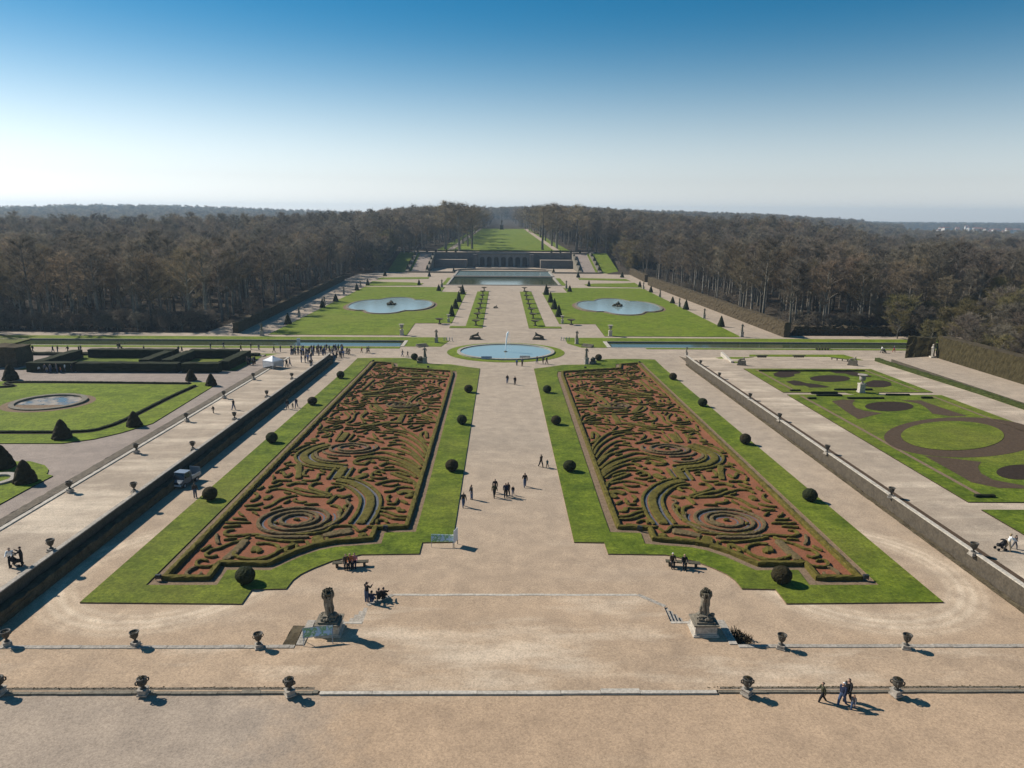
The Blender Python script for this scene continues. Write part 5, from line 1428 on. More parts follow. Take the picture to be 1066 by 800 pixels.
# garden plan boards
t=empty('plan_board',P(331.5,669.5,1.0),'wide tilted board with a blue and green garden plan in front of the left statue','information board',rz=A_(11))
bm=BM(); box(bm,-.98,.98,-.03,.03,.55,1.1)
for v in bm.verts: v.co.y+=(v.co.z-.55)*.45
obj('panel',bm,print_m,t)
bm=BM()
for a,b_ in (((-1.,-.05,.53),(1.,-.05,.53)),((-1.,.24,1.11),(1.,.24,1.11)),((-1.,-.05,.53),(-1.,.24,1.11)),((1.,-.05,.53),(1.,.24,1.11))): tube(bm,[a,b_],[.022]*2,6)
obj('frame',bm,metalg,t)
for x_ in (-.96,.96):
    for y_ in (-.25,.42): bm=BM(); tube(bm,[(x_,.1,.9),(x_,y_,0)],[.022]*2,6); obj('leg',bm,metalg,t)
t=empty('plan_board',P(460.5,569.5,0),'garden plan board on thin legs at the inner corner of the left lawn border','information board',rz=A_(-2))
bm=BM(); box(bm,-1.05,1.05,-.02,.02,.55,1.15)
for v in bm.verts: v.co.y+=(v.co.z-.55)*.4
obj('panel',bm,print_m,t)
for x_ in (-1.0,1.0): bm=BM(); tube(bm,[(x_,.1,.9),(x_,-.12,0)],[.025]*2,6); obj('leg',bm,metalg,t)
t=empty('notice_stand',P(474.5,568.5,0),'narrow notice panel seen edge on beside the garden plan board','sign',rz=A_(70))
bm=BM(); box(bm,-.45,.45,-.02,.02,.45,1.7); obj('panel',bm,white,t)
for x_ in (-.42,.42): bm=BM(); box(bm,x_-.025,x_+.025,-.03,.03,0,.45); obj('leg',bm,stone_d,t)
def spot(p,label,rz=0):
    t=empty('floodlight',p,label,'floodlight','garden floodlights',rz)
    bm=BM(); box(bm,-.22,.22,-.12,.12,.15,.5); bmesh.ops.bevel(bm,geom=bm.edges[:],offset=.03,segments=1); obj('housing',bm,gunm,t)
    bm=BM(); box(bm,-.2,.2,-.14,-.122,.18,.47); obj('lens',bm,glassd,t); bm=BM(); box(bm,-.25,-.22,-.04,.04,0,.4); box(bm,.22,.25,-.04,.04,0,.4); obj('bracket',bm,gunm,t); return t
s0=None
for (x,y,l) in ((901,604,'outer front corner'),(665.8,552.6,'inner front notch'),(665.6,378.6,'far outer corner'),(609.4,384.2,'far edge')):
    p=P(x,y,.1)
    for s in (1,-1):
        q=Vector((p.x if s>0 else 2*AXX-p.x,p.y,p.z)); lb=f"small dark floodlight at the {l} of the {'right' if s>0 else 'left'} embroidered bed"
        if not s0: s0=spot(q,lb)
        else: dup(s0,q,R.uniform(-.6,.6),lb)
# metal rails near the pool
def rails(x,y,label,s):
    t=empty('metal_barrier',P(x,y),label,'barrier')
    for k in range(4): bm=BM(); xx=k*.7*s; tube(bm,[(xx,-.5,0),(xx+.1*s,-.5,1.0),(xx+.1*s,.5,1.0),(xx,.5,0)],[.05]*4,6); obj('hoop',bm,metalg,t)
    bm=BM(); tube(bm,[(0,.5,.5),(2.2*s,.5,.5)],[.04]*2,6); obj('rail',bm,metalg,t)
rails(584,355,'grey metal hoops beyond the right side of the round pool',1); rails(471,355.4,'grey metal hoops beyond the left side of the round pool',-1)
# block wall ends at canal heads
for (x,y,l,s) in ((441,361.5,'low weathered stone steps at the left canal head beside the tall statue',-1),(610,361.8,'low weathered stone steps at the right canal head beside the tall statue',1)):
    t=empty('canal_steps',P(x,y),l,'steps',rz=A_(35*-s))
    for k in range(3): bm=BM(); box(bm,-1.4,1.4,k*.5,k*.5+.48,0,.25+.2*k); obj('step',bm,stone_d,t)
t=empty('stone_block',P(438,377.8,.1),'dark crouching sculpture on a block next to the left far ball bush','statue'); bm=BM(); box(bm,-.8,.8,-.5,.5,0,.5); obj('plinth',bm,stone_d,t); bm=BM(); bmesh.ops.create_icosphere(bm,subdivisions=3,radius=.7,matrix=Matrix.Translation((0,0,.9))@Matrix.Diagonal((1.1,.7,.8,1)))
for v in bm.verts: v.co+=v.co.normalized()*.18*noise.noise(v.co*2.5)
obj('sculpture',bm,stone_k,t,smooth=True)
dup(t,P(617.2,378.6,.1),1.0,'dark crouching sculpture on a block next to the right far ball bush')
for x,y in ((506.5,375.0),(546.5,374.3)):
    t=empty('pool_panel',P(x,y),f"low pale sloping panel at the {'left' if x<520 else 'right'} front of the round pool kerb",'sign')
    bm=BM(); box(bm,-1.2,1.2,-.05,.05,.2,.75)
    for v in bm.verts: v.co.y+=(v.co.z)*.7
    obj('panel',bm,metalg if x<520 else stone_w,t)
    for x_ in (-1,1): bm=BM(); box(bm,x_-.05,x_+.05,0,.1,0,.4); obj('leg',bm,metalg,t)
# white stele in the canal
t=empty('white_stele',Vector((P(311,359.6,-.2))),'white upright panel standing in the left canal behind the crowd','sculpture'); bm=BM(); box(bm,-.40,.40,-.12,.12,-.3,1.75); bmesh.ops.bevel(bm,geom=bm.edges[:],offset=.05,segments=2); obj('panel',bm,white,t)
for x_ in (-.35,.35): bm=BM(); box(bm,x_-.1,x_+.1,-.08,.08,-.8,-.29); obj('leg',bm,gunm,t)
# tent
t=empty('gazebo_tent',P(284.5,383.2,DL),'small white peaked marquee tent at the end of the left promenade','tent',rz=A_(-30))
t.scale=(.92,.92,.78); bm=BM(); w=1.5; v=[bm.verts.new((x,y,2.1)) for x,y in ((-w,-w),(w,-w),(w,w),(-w,w))]; m_=[bm.verts.new((x*.35,y*.35,2.75)) for x,y in ((-w,-w),(w,-w),(w,w),(-w,w))]; ap=bm.verts.new((0,0,3.2))
for k in range(4): bm.faces.new((v[k],v[(k+1)%4],m_[(k+1)%4],m_[k])); bm.faces.new((m_[k],m_[(k+1)%4],ap))
lo=[bm.verts.new((x,y,1.85)) for x,y in ((-w,-w),(w,-w),(w,w),(-w,w))]
for k in range(4): bm.faces.new((v[k],v[(k+1)%4],lo[(k+1)%4],lo[k]))
obj('canopy',bm,white,t)
for x,y in ((-w,-w),(w,-w),(w,w),(-w,w)): bm=BM(); tube(bm,[(x*.98,y*.98,0),(x*.98,y*.98,2.1)],[.04]*2,6); obj('leg',bm,white,t)
for (x0,x1,y0,y1) in ((-w,w,w-.03,w),(-w,-w+.03,-w,w)): bm=BM(); box(bm,x0+.03,x1-.03 if x1>x0+.1 else x1,y0,y1,.1,1.86); obj('side_panel',bm,white,t)

# ---------------------------------------------------------------- utility truck
t=empty('utility_truck',P(190,503.5)+Vector((.45,-.3,0)),'small grey blue utility truck parked nose to camera against the left hedge','truck',rz=A_(-12))
def tb(name,*bs,mat,bev=.03,parent=t):
    bm=BM()
    for q in bs: box(bm,*q)
    if bev: bmesh.ops.bevel(bm,geom=bm.edges[:],offset=bev,segments=2)
    return obj(name,bm,mat,parent)
body=tb('chassis',(-.68,.68,-1.45,1.75,.32,.50),mat=gunm)
bm=BM(); prof=[(-1.62,.42),(-1.62,.78),(-1.45,.92),(-1.12,1.0),(-.82,1.62),(.15,1.66),(.22,.5),(.1,.42)]
L_=[[bm.verts.new((s*.70*(1 if z<1.1 else .9),y,z)) for y,z in prof] for s in (-1,1)]
n=len(prof)
for k in range(n): bm.faces.new((L_[0][k],L_[0][(k+1)%n],L_[1][(k+1)%n],L_[1][k]))
bm.faces.new(L_[0][::-1]); bm.faces.new(L_[1]); bmesh.ops.bevel(bm,geom=bm.edges[:],offset=.03,segments=2); bmesh.ops.recalc_face_normals(bm,faces=bm.faces[:]); obj('cab',bm,paintb,t)
bm=BM(); v=[bm.verts.new(c) for c in ((-.6,-1.10,1.08),(.6,-1.10,1.08),(.54,-.86,1.56),(-.54,-.86,1.56))]; bm.faces.new(v); bmesh.ops.translate(bm,verts=bm.verts,vec=(0,-.035,.0)); obj('windscreen',bm,glassd,t)
for s in (-1,1):
    bm=BM(); v=[bm.verts.new(c) for c in ((s*.715,-.85,1.05),(s*.715,.08,1.05),(s*.655,.05,1.55),(s*.655,-.72,1.55))]; bm.faces.new(v if s>0 else v[::-1]); obj('side_window',bm,glassd,t)
    bm=BM(); bmesh.ops.create_uvsphere(bm,u_segments=12,v_segments=8,radius=.13,matrix=Matrix.Translation((s*.48,-1.60,.72))@Matrix.Diagonal((1,.4,1,1))); obj('headlight',bm,headl,t,smooth=True)
    tb('mirror',(s*.74 if s>0 else -.88,.88 if s>0 else -.74,-.95,-.90,1.15,1.38),mat=gunm,bev=0)
tb('roof',(-.68,.68,-.85,.25,1.665,1.73),mat=metalg); tb('bumper',(-.66,.66,-1.72,-1.625,.38,.56),mat=white); tb('grille',(-.32,.32,-1.65,-1.615,.62,.82),mat=gunm,bev=0)
tb('cargo_bed',(-.74,.74,.32,2.0,.52,.60),mat=paintb); tb('bed_side',(-.75,-.70,.32,2.0,.61,1.0),mat=metalg,bev=.01); tb('bed_side',(.70,.75,.32,2.0,.61,1.0),mat=metalg,bev=.01); tb('tailgate',(-.69,.69,1.96,2.0,.61,1.5),mat=metalg,bev=.01); tb('headboard',(-.69,.69,.30,.34,.61,1.5),mat=metalg,bev=.01)
for x,y in ((-.66,-1.05),(.66,-1.05),(-.66,1.15),(.66,1.15)):
    bm=BM(); bmesh.ops.create_cone(bm,segments=20,radius1=.30,radius2=.30,depth=.2,cap_ends=True,matrix=Matrix.Translation((x,y,.30))@Matrix.Rotation(rad(90),4,'Y')); bmesh.ops.bevel(bm,geom=bm.edges[:],offset=.02,segments=1); w_=obj('wheel',bm,rubber,t)
    bm=BM(); bmesh.ops.create_cone(bm,segments=16,radius1=.16,radius2=.16,depth=.22,cap_ends=True,matrix=Matrix.Translation((x,y,.30))@Matrix.Rotation(rad(90),4,'Y')); obj('rim',bm,metalg,w_)
# ---------------------------------------------------------------- bare winter trees
def tree_proto(seed,h,cw,cb,nl,ns,nt_,tw,wtw,low=False,mat=None):
    """trunk+limbs mesh, and crown mesh of twigs; cb = crown base fraction"""
    r=random.Random(seed); bt=BM(); bc=BM()
    lean=Vector((r.uniform(-.6,.6),r.uniform(-.6,.6),0))
    n=5; pts=[Vector((0,0,-.5))]+[Vector((lean.x*(k/n)**1.5+r.uniform(-.12,.12),lean.y*(k/n)**1.5+r.uniform(-.12,.12),h*.9*k/n)) for k in range(1,n+1)]
    R0=h*.0125+.06; tube(bt,pts,[R0*1.2,R0,R0*.82,R0*.62,R0*.38,R0*.1],7)
    def at(z):
        t=max(0,min(.999,z/(h*.9)))*n; k=int(t); return pts[k].lerp(pts[k+1],t-k)
    tips=[]
    for i in range(nl):
        f=cb+(1-cb)*(i+.5)/nl*.95; z=h*.9*f; p=at(z); a=i*2.4+r.uniform(-.5,.5)
        prof=math.sin(math.pi*min(1,(f-cb)/(1-cb)*.62+.34))**.8
        L=cw*prof*r.uniform(.7,1.1); up=L*r.uniform(.55,1.15)
        q=[p]
        for k in (1,2,3):
            t=k/3; q.append(p+Vector((math.cos(a+.2*t)*L*t,math.sin(a+.2*t)*L*t,up*t**.8))+Vector((r.uniform(-.25,.25),)*3))
        rb=R0*(1-f)*.55+.035; tube(bt,q,[rb,rb*.7,rb*.45,rb*.2],4,caps=False)
        for j in range(ns):
            t=r.uniform(.25,1); k=min(2,int(t*3)); b_=q[k].lerp(q[k+1],t*3-k); a2=a+r.uniform(-1.5,1.5); L2=L*r.uniform(.25,.5)+.5
            e=b_+Vector((math.cos(a2)*L2*.8,math.sin(a2)*L2*.8,L2*r.uniform(.2,1.0))); 
            if not low: tube(bc,[b_,(b_+e)/2+Vector((0,0,.12)),e],[.045,.03,.015],3,caps=False)
            tips.append((b_,e))
    # leader twigs
    for j in range(max(2,nl//4)): b_=at(h*.8); tips.append((b_,b_+Vector((r.uniform(-1.5,1.5),r.uniform(-1.5,1.5),h*.17))))
    for i in range(nt_):
        b_,e=tips[r.randrange(len(tips))]; t=r.uniform(.1,1.05); p=b_.lerp(e,t)
        d=Vector((r.gauss(0,1),r.gauss(0,1),abs(r.gauss(.35,.7)))).normalized(); L=tw*r.uniform(.5,1.3)
        w=Vector((r.gauss(0,1),r.gauss(0,1),r.gauss(0,1))).cross(d).normalized()*wtw*.5
        m_=p+d*L*.55+Vector((0,0,.06*L)); e2=p+d*L+Vector((r.uniform(-.2,.2),r.uniform(-.2,.2),.1*L))
        v=[bc.verts.new(c) for c in (p-w,p+w,m_+w*.7,m_-w*.7,e2)]
        bc.faces.new(v[:4]); bc.faces.new((v[3],v[2],v[4]))
    out=[]
    for nm,b__,mm in (('trunk',bt,bark),('crown',bc,mat or twig)):
        me=bpy.data.meshes.new(nm); b__.to_mesh(me); b__.free(); me.materials.append(mm); out.append(me)
    return out
HI=[tree_proto(10+i,h,cw,cb,18,7,2600,1.5,.075,mat=[twig,twig2][i%2]) for i,(h,cw,cb) in enumerate([(25,5.0,.34),(27,4.6,.42),(23,5.5,.30),(26,4.2,.48),(24,5.8,.32),(28,4.8,.38)])]
BU=[tree_proto(40+i,h,cw,.08,16,6,2400,1.2,.07,mat=twig_olive if i<2 else twig2) for i,(h,cw) in enumerate([(9,3.6),(12,4.4),(11,4.0)])]
EV=[]
for i in range(2):
    r=random.Random(90+i); bt=BM(); tube(bt,[(0,0,-.5),(0,0,14)],[.25,.05],6); bc=BM()
    for k in range(2600):
        z=r.uniform(2.5,15); rr=(15.3-z)/13*3.4*math.sqrt(r.random())*r.uniform(.75,1.1); a=r.uniform(0,6.28); c=Vector((rr*math.cos(a),rr*math.sin(a),z))
        v=[bc.verts.new(c+Vector((r.gauss(0,.28),r.gauss(0,.28),r.gauss(0,.14)))) for _ in range(3)]; bc.faces.new(v)
    mt=bpy.data.meshes.new('trunk'); bt.to_mesh(mt); bt.free(); mt.materials.append(bark); mc=bpy.data.meshes.new('crown'); bc.to_mesh(mc); bc.free(); mc.materials.append(pine); EV.append([mt,mc])

spots=[]
def scatter(x0,x1,y0,y1,sp,ok):
    y=y0
    while y<y1:
        x=x0
        while x<x1:
            px_=x+R.uniform(-.42,.42)*sp; py_=y+R.uniform(-.42,.42)*sp
            if ok(px_,py_): spots.append((px_,py_,sp))
            x+=sp
        y+=sp
def hedgeX(s,y): return (-76.5-(y-194)*.02) if s<0 else (78.5-(y-194)*.028)
def wood_ok(x,y):
    if x<0:
        if y<199: return False
        if y<440 and x>hedgeX(-1,y)-4.5-(2 if y<215 else 0): return False
    else:
        if y<201 and x<160: return False
        if y<440 and x<hedgeX(1,y)+5.5: return False
    if 440<=y<476 and abs(x-AXX)<74: return False
    if 476<=y<900:
        hw=50-(y-478)/322*21
        if abs(x-AXX)<hw+(3 if y<560 else -6): return False
        if y<500 and abs(x-AXX)<60: return False
    if 800<=y<1500 and abs(x-AXX)<20: return False
    if abs(x)>.80*y+40: return False
    return True
scatter(-420,420,199,452,7.6,wood_ok)
scatter(-760,760,452,900,9.5,wood_ok)
near_right=lambda x,y: x>112 and x<.85*y+40 and y<201
scatter(-1700,1700,900,2000,14,lambda x,y: wood_ok(x,y) and not (x/y>.555 and y>1350))
far0=len(spots)
scatter(-3800,3800,2000,4600,27,lambda x,y:abs(x)<.8*y and not (.555<x/y and y<2700))
spots_s=sorted(range(len(spots)),key=lambda i:math.hypot(spots[i][0],spots[i][1]))
hero=set(); 
def seenrank(i):
    x,y,_=spots[i]; d=math.hypot(x,y)
    # front ranks first
    if x<0: front=min(y-199,max(0,hedgeX(-1,min(y,440))-x)) if y<440 else 30
    else: front=min(y-201,max(0,x-hedgeX(1,min(y,440)))) if y<440 else 30
    return d+1.6*front
order=sorted([i for i in range(far0) if spots[i][1]<700],key=seenrank)
hero=order[:262]
# trees flanking the hill lawn and grotto terrace also stand out
flank=[i for i in range(far0) if 480<spots[i][1]<640 and abs(abs(spots[i][0]-AXX)-(42-(spots[i][1]-478)/322*21))<16]
hero=list(dict.fromkeys(hero+flank[:30]))[:284]
def tree(proto,x,y,z,s,rz,label,group,tilt=0,hs=1.0):
    t=empty('bare_tree',(x,y,z),label,'tree',group,rz); t.scale=(s,s,s*hs)
    link('trunk',proto[0],t); link('crown',proto[1],t)
for i in hero:
    x,y,_=spots[i]
    if y>=476: l,g=(f"bare tree edging the hill lawn on the {'left' if x<0 else 'right'} above the grotto",f"bare trees beside the hill lawn, {'left' if x<0 else 'right'}")
    elif x<0: l,g=('bare tree in the front ranks of the shaded left wood','bare trees of the left wood edge') if y<240 or x>-110 else ('bare tree deeper inside the shaded left wood','bare trees inside the left wood')
    else: l,g=('tall bare tree in the front ranks of the brown right wood','bare trees of the right wood edge') if y<240 or x<115 else ('bare tree deeper inside the brown right wood','bare trees inside the right wood')
    tree(HI[R.randrange(6)],x,y,terrain(x,y),R.uniform(.70,1.02)*(1.1 if y>476 else 1),R.uniform(0,6.28),l,g)
# big rounded trees standing on both sides of the hill lawn
for s,lst in ((-1,[(492,30,1.12,4),(506,22,1.05,2),(500,40,1.1,0),(530,26,1.08,4),(556,31,1.0,2),(590,29,1.0,4),(630,28,.95,2),(700,27,.95,4)]),(1,[(500,27,1.12,2),(514,38,1.1,4),(494,50,1.05,0),(538,36,1.05,4),(566,38,1.0,2),(600,35,1.0,4),(650,33,.95,2),(720,31,.95,4)])):
    for i,(y,x,k,pi_) in enumerate(lst):
        xx=AXX+s*x; t=empty('bare_tree',(xx,y,terrain(xx,y)),f"big rounded bare tree on the {'left' if s<0 else 'right'} side of the hill lawn, {ORD[i]} from the grotto",'tree','rounded trees on the hill lawn',R.uniform(0,6)); f_=2.0 if i<3 else 1.55; t.scale=(k*f_,k*f_,k*1.22)
        link('trunk',HI[pi_][0],t); link('crown',HI[pi_][1],t)
# bushes and trees behind the tall right hedge
bx_=[(112,196,.95,1,'budding olive bush tree just behind the corner of the tall clipped hedge'),(121,188,1.0,0,'round budding bush tree behind the tall clipped hedge, second from its corner'),(118,176,.8,2,'brown bush tree close behind the tall clipped hedge'),(128,172,1.0,1,'budding bush tree behind the tall hedge, left of the rounded olive one'),(124,158,.8,0,'small olive bush tree behind the middle of the tall hedge'),(133,150,1.0,0,'large rounded olive bush tree at the right frame edge behind the tall hedge'),(140,166,1.1,2,'brown bare bush tree at the right edge behind the olive one'),(126,140,.75,0,'low olive bush behind the tall hedge at the right frame edge'),(150,182,1.25,1,'tall budding tree at the right edge beyond the tall hedge'),(138,192,1.25,2,'tall brown bush tree behind the budding one, right of the wood edge'),(160,198,1.4,1,'tall brown tree at the right edge in front of the wood'),(117,206,1.1,2,'dense brown bush tree at the corner between wood and tall hedge'),(131,207,1.2,2,'broad brown bush tree standing forward of the right wood'),(147,208,1.3,1,'broad olive bush tree standing forward of the right wood')]
for x,y,s,k,l in bx_:
    t=empty('bush_tree',(x,y,G(y)),l,'tree',rz=R.uniform(0,6)); t.scale=(s,s,s); link('trunk',BU[k][0],t); link('crown',BU[k][1],t)
for x,y,s,l in ((146,238,1.0,'dark evergreen tree among the bare right wood, left one'),(160,228,1.0,'dark evergreen tree among the bare right wood, right one')):
    t=empty('evergreen_tree',(x,y,terrain(x,y)),l,'tree'); t.scale=(s,s,s*1.1); link('trunk',EV[0][0],t); link('crown',EV[0][1],t)
# ---- the rest of the wood: one mass
coll=bpy.data.collections.new('wood_kinds')     # not linked: only a source for the mass
def joined(name,pr,loc=None):
    bm=BM(); bm.from_mesh(pr[0]); n0=len(bm.faces); bm.from_mesh(pr[1])
    bm.faces.ensure_lookup_table()
    for k in range(n0,len(bm.faces)): bm.faces[k].material_index=1
    me=bpy.data.meshes.new(name); bm.to_mesh(me); bm.free(); me.materials.append(pr[0].materials[0]); me.materials.append(pr[1].materials[0])
    o=bpy.data.objects.new(name,me); coll.objects.link(o); return o
kinds=[joined('wood_tree_%s'%chr(97+i),p) for i,p in enumerate(HI)]
LO=[tree_proto(70+i,h,cw,.34,13,5,1500,2.0,.13,low=True,mat=[twig,twig2][i%2]) for i,(h,cw) in enumerate([(25,5.6),(23,6.2),(26,5.2)])]
for i,p in enumerate(LO): kinds.append(joined('wood_tree_far_%s'%chr(97+i),p))
b2=[joined('wood_bush_%s'%chr(97+i),p) for i,p in enumerate(BU)]
def gn_mass(name,pts,label,cat):
    me=bpy.data.meshes.new(name); me.from_pydata([p[0] for p in pts],[],[])
    for an,ty,k in (('kind_index','INT',1),('size','FLOAT',2),('turn','FLOAT',3)):
        at_=me.attributes.new(an,ty,'POINT'); at_.data.foreach_set('value',[p[k] for p in pts])
    o=link(name,me); tag(o,label,cat,kind='stuff')
    ng=bpy.data.node_groups.new(name,'GeometryNodeTree'); ng.interface.new_socket('Geometry',in_out='INPUT',socket_type='NodeSocketGeometry'); ng.interface.new_socket('Geometry',in_out='OUTPUT',socket_type='NodeSocketGeometry')
    gi=ng.nodes.new('NodeGroupInput'); go=ng.nodes.new('NodeGroupOutput'); m2p=ng.nodes.new('GeometryNodeMeshToPoints'); iop=ng.nodes.new('GeometryNodeInstanceOnPoints'); ci=ng.nodes.new('GeometryNodeCollectionInfo')
    ci.inputs['Collection'].default_value=coll; ci.inputs['Separate Children'].default_value=True; ci.inputs['Reset Children'].default_value=True
    iop.inputs['Pick Instance'].default_value=True
    def na(an,dt):
        n_=ng.nodes.new('GeometryNodeInputNamedAttribute'); n_.data_type=dt; n_.inputs['Name'].default_value=an; return n_.outputs['Attribute']
    cx=ng.nodes.new('ShaderNodeCombineXYZ'); ng.links.new(na('turn','FLOAT'),cx.inputs[2])
    sx=ng.nodes.new('ShaderNodeCombineXYZ'); sz=na('size','FLOAT')
    for k in range(3): ng.links.new(sz,sx.inputs[k])
    er=ng.nodes.new('FunctionNodeEulerToRotation'); ng.links.new(cx.outputs[0],er.inputs[0])
    ng.links.new(gi.outputs[0],m2p.inputs['Mesh']); ng.links.new(m2p.outputs[0],iop.inputs['Points']); ng.links.new(ci.outputs[0],iop.inputs['Instance']); ng.links.new(na('kind_index','INT'),iop.inputs['Instance Index'])
    ng.links.new(er.outputs[0],iop.inputs['Rotation']); ng.links.new(sx.outputs[0],iop.inputs['Scale']); ng.links.new(iop.outputs[0],go.inputs[0])
    md=o.modifiers.new('wood','NODES'); md.node_group=ng
    return o
allk=sorted([k.name for k in coll.objects]); ix={n_:i for i,n_ in enumerate(allk)}
heroset=set(hero); mass=[]
for i,(x,y,sp) in enumerate(spots):
    if i in heroset: continue
    z=terrain(x,y); far=y>620
    s=R.uniform(.68,1.0)*(1.0 if sp<12 else (1.18 if sp<20 else 1.7))*(1.12 if 476<y<700 and abs(x)<75 else 1)
    if x/y>.5: s*=.86
    if sp>=20: z-=14
    elif sp>12: z-=3
    nm=('wood_tree_%s'%R.choice('abcdef') if not far else 'wood_tree_far_%s'%R.choice('abc'))
    mass.append(((x,y,z),ix[nm],s,R.uniform(0,6.28)))
print('mass trees',len(mass),'hero',len(hero))
gn_mass('woodland',mass,'brown grey mass of bare winter woodland reaching back to the horizon','woodland')
ug=[]
for k in range(520):
    if k<300: x=R.uniform(-190,-84); y=198+abs(R.gauss(0,9))
    elif k<400: x=R.uniform(84,150); y=201+abs(R.gauss(0,8))
    else:
        y=R.uniform(200,440); s=R.choice((-1,1)); x=hedgeX(s,y)+s*R.uniform(5,16)
    ug.append(((x,y,terrain(x,y)),ix['wood_bush_c'],R.uniform(.22,.5),R.uniform(0,6.28)))
for k in range(260):
    y=R.uniform(440,500) if k<160 else R.uniform(500,640); s=R.choice((-1,1)); x=AXX+s*(R.uniform(74,100) if y<500 else R.uniform(56,75))
    ug.append(((x,y,terrain(x,y)),ix['wood_bush_'+R.choice('abc')],R.uniform(.4,.9),R.uniform(0,6.28)))
for k in range(150):
    s=R.choice((-1,1)); y=R.uniform(418,500); x=AXX+s*R.uniform(73,84); ug.append(((x,y,terrain(x,y)),ix['wood_bush_'+R.choice('abc')],R.uniform(.7,1.5),R.uniform(0,6.28)))
for k in range(330):
    x=R.uniform(104,215); y=R.uniform(120,214)
    if x>.85*y+45 or (x<107 and y>150): continue
    ug.append(((x,y,G(y)),ix['wood_bush_'+R.choice('abcc')],R.uniform(.55,.95)*(1 if x<125 else 1.2),R.uniform(0,6.28)))
gn_mass('undergrowth',ug,'low tangled brush at the foot of the bare woods','undergrowth')

# ---------------------------------------------------------------- far town
wallm=simple('render_wall',(.6,.56,.5),.8,.1,.3); roofm=simple('tile_roof',(.22,.11,.08),.8,.2,.3)
for i in range(26):
    y=R.uniform(1850,2650); x=y*R.uniform(.60,.73); z=terrain(x,y)+R.uniform(0,6); w=R.uniform(9,18); d_=R.uniform(8,11); h=R.uniform(5,9)
    t=empty('house',(x,y,z),'tiny pale house with reddish roof in the far town beyond the right wood','house','houses of the far town',R.uniform(-.6,.6))
    bm=BM(); box(bm,-w/2,w/2,-d_/2,d_/2,-14,h); obj('wall',bm,wallm,t)
    bm=BM(); v=[bm.verts.new(c) for c in ((-w/2-.4,-d_/2-.4,h),(w/2+.4,-d_/2-.4,h),(w/2+.4,d_/2+.4,h),(-w/2-.4,d_/2+.4,h),(-w/2,0,h+3.2),(w/2,0,h+3.2))]
    for f in ((0,1,5,4),(2,3,4,5),(0,4,3),(1,2,5)): bm.faces.new([v[j] for j in f])
    obj('roof',bm,roofm,t)
    for k in range(3): bm=BM(); xx=-w/2+w*(k+.5)/3; box(bm,xx-.6,xx+.6,-d_/2-.05,-d_/2-.01,h*.5,h*.5+1.5); obj('window',bm,glassd,t)

# ---------------------------------------------------------------- air
bm=BM(); box(bm,-4700,4700,-600,4700,-60,82)
hz=obj('haze',bm,[]); tag(hz,kind='stuff'); hz.data.materials.clear()
m=bpy.data.materials.new('air'); m.use_nodes=True; nt=m.node_tree; nt.nodes.clear(); out=nt.nodes.new('ShaderNodeOutputMaterial'); pv=nt.nodes.new('ShaderNodeVolumePrincipled')
pv.inputs['Color'].default_value=(.60,.81,1.0,1); pv.inputs['Density'].default_value=HAZE; pv.inputs['Anisotropy'].default_value=.2
nt.links.new(pv.outputs[0],out.inputs['Volume']); hz.data.materials.append(m)

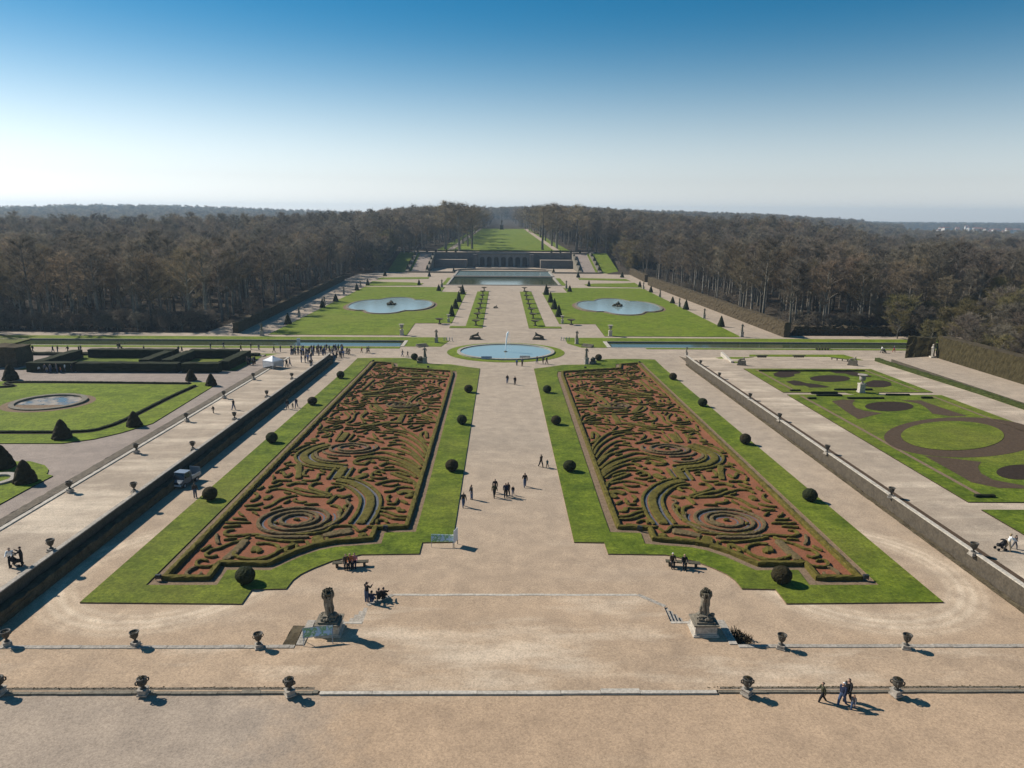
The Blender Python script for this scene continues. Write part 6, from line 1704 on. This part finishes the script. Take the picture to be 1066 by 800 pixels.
# ---------------------------------------------------------------- light
SE=rad(37.5); D=Vector((-.895,.445,0)).normalized()
sv=Vector((D.x*math.cos(SE),D.y*math.cos(SE),math.sin(SE)))
sl=bpy.data.lights.new('sun','SUN'); sl.energy=SUN_E; sl.angle=rad(.55); sl.color=(1,.94,.85)
so=bpy.data.objects.new('sun',sl); C.objects.link(so); so.rotation_euler=sv.to_track_quat('Z','Y').to_euler(); so.location=(-50,60,90)
w=bpy.data.worlds.new('World'); sc.world=w; w.use_nodes=True; nt=w.node_tree; bg=nt.nodes['Background']
tc=nt.nodes.new('ShaderNodeTexCoord'); sp=nt.nodes.new('ShaderNodeSeparateXYZ'); nt.links.new(tc.outputs['Generated'],sp.inputs[0])
sk=nt.nodes.new('ShaderNodeTexSky'); sk.sky_type='NISHITA'; sk.sun_disc=False; sk.sun_elevation=SE; sk.sun_rotation=math.atan2(D.x,D.y); sk.air_density=AIR; sk.dust_density=DUST; sk.ozone_density=OZ; sk.altitude=0
hs=nt.nodes.new('ShaderNodeHueSaturation'); hs.inputs['Saturation'].default_value=SKSAT; hs.inputs['Hue'].default_value=SKH
# thin air near the horizon is paler than the sky model gives
ms_=nt.nodes.new('ShaderNodeMapRange'); ms_.inputs[1].default_value=0.0; ms_.inputs[2].default_value=.26; ms_.inputs[3].default_value=SS0; ms_.inputs[4].default_value=SKSAT; nt.links.new(sp.outputs[2],ms_.inputs[0])
mv_=nt.nodes.new('ShaderNodeMapRange'); mv_.inputs[1].default_value=0.0; mv_.inputs[2].default_value=.26; mv_.inputs[3].default_value=SV0; mv_.inputs[4].default_value=SV1; mv_.interpolation_type='SMOOTHSTEP'; ms_.interpolation_type='SMOOTHSTEP'; nt.links.new(sp.outputs[2],mv_.inputs[0])
nt.links.new(ms_.outputs[0],hs.inputs['Saturation']); nt.links.new(mv_.outputs[0],hs.inputs['Value'])
nt.links.new(sk.outputs[0],hs.inputs['Color'])
vm=nt.nodes.new('ShaderNodeVectorMath'); vm.operation='SCALE'; vm.inputs['Scale'].default_value=SKS*10**(1/SKG); gm=nt.nodes.new('ShaderNodeGamma'); gm.inputs[1].default_value=SKG
nt.links.new(hs.outputs[0],vm.inputs[0]); nt.links.new(vm.outputs[0],gm.inputs[0]); nt.links.new(gm.outputs[0],bg.inputs['Color']); bg.inputs['Strength'].default_value=SKY_E
sc.view_settings.view_transform='Standard'; sc.view_settings.look='None'; sc.view_settings.exposure=EXPO; sc.view_settings.gamma=1
sc.render.engine='CYCLES'; sc.cycles.max_bounces=6; sc.cycles.volume_bounces=0; sc.cycles.transparent_max_bounces=8; sc.cycles.volume_step_rate=4; sc.cycles.use_denoising=True
for me in list(bpy.data.meshes):
    if me.users==0: bpy.data.meshes.remove(me)
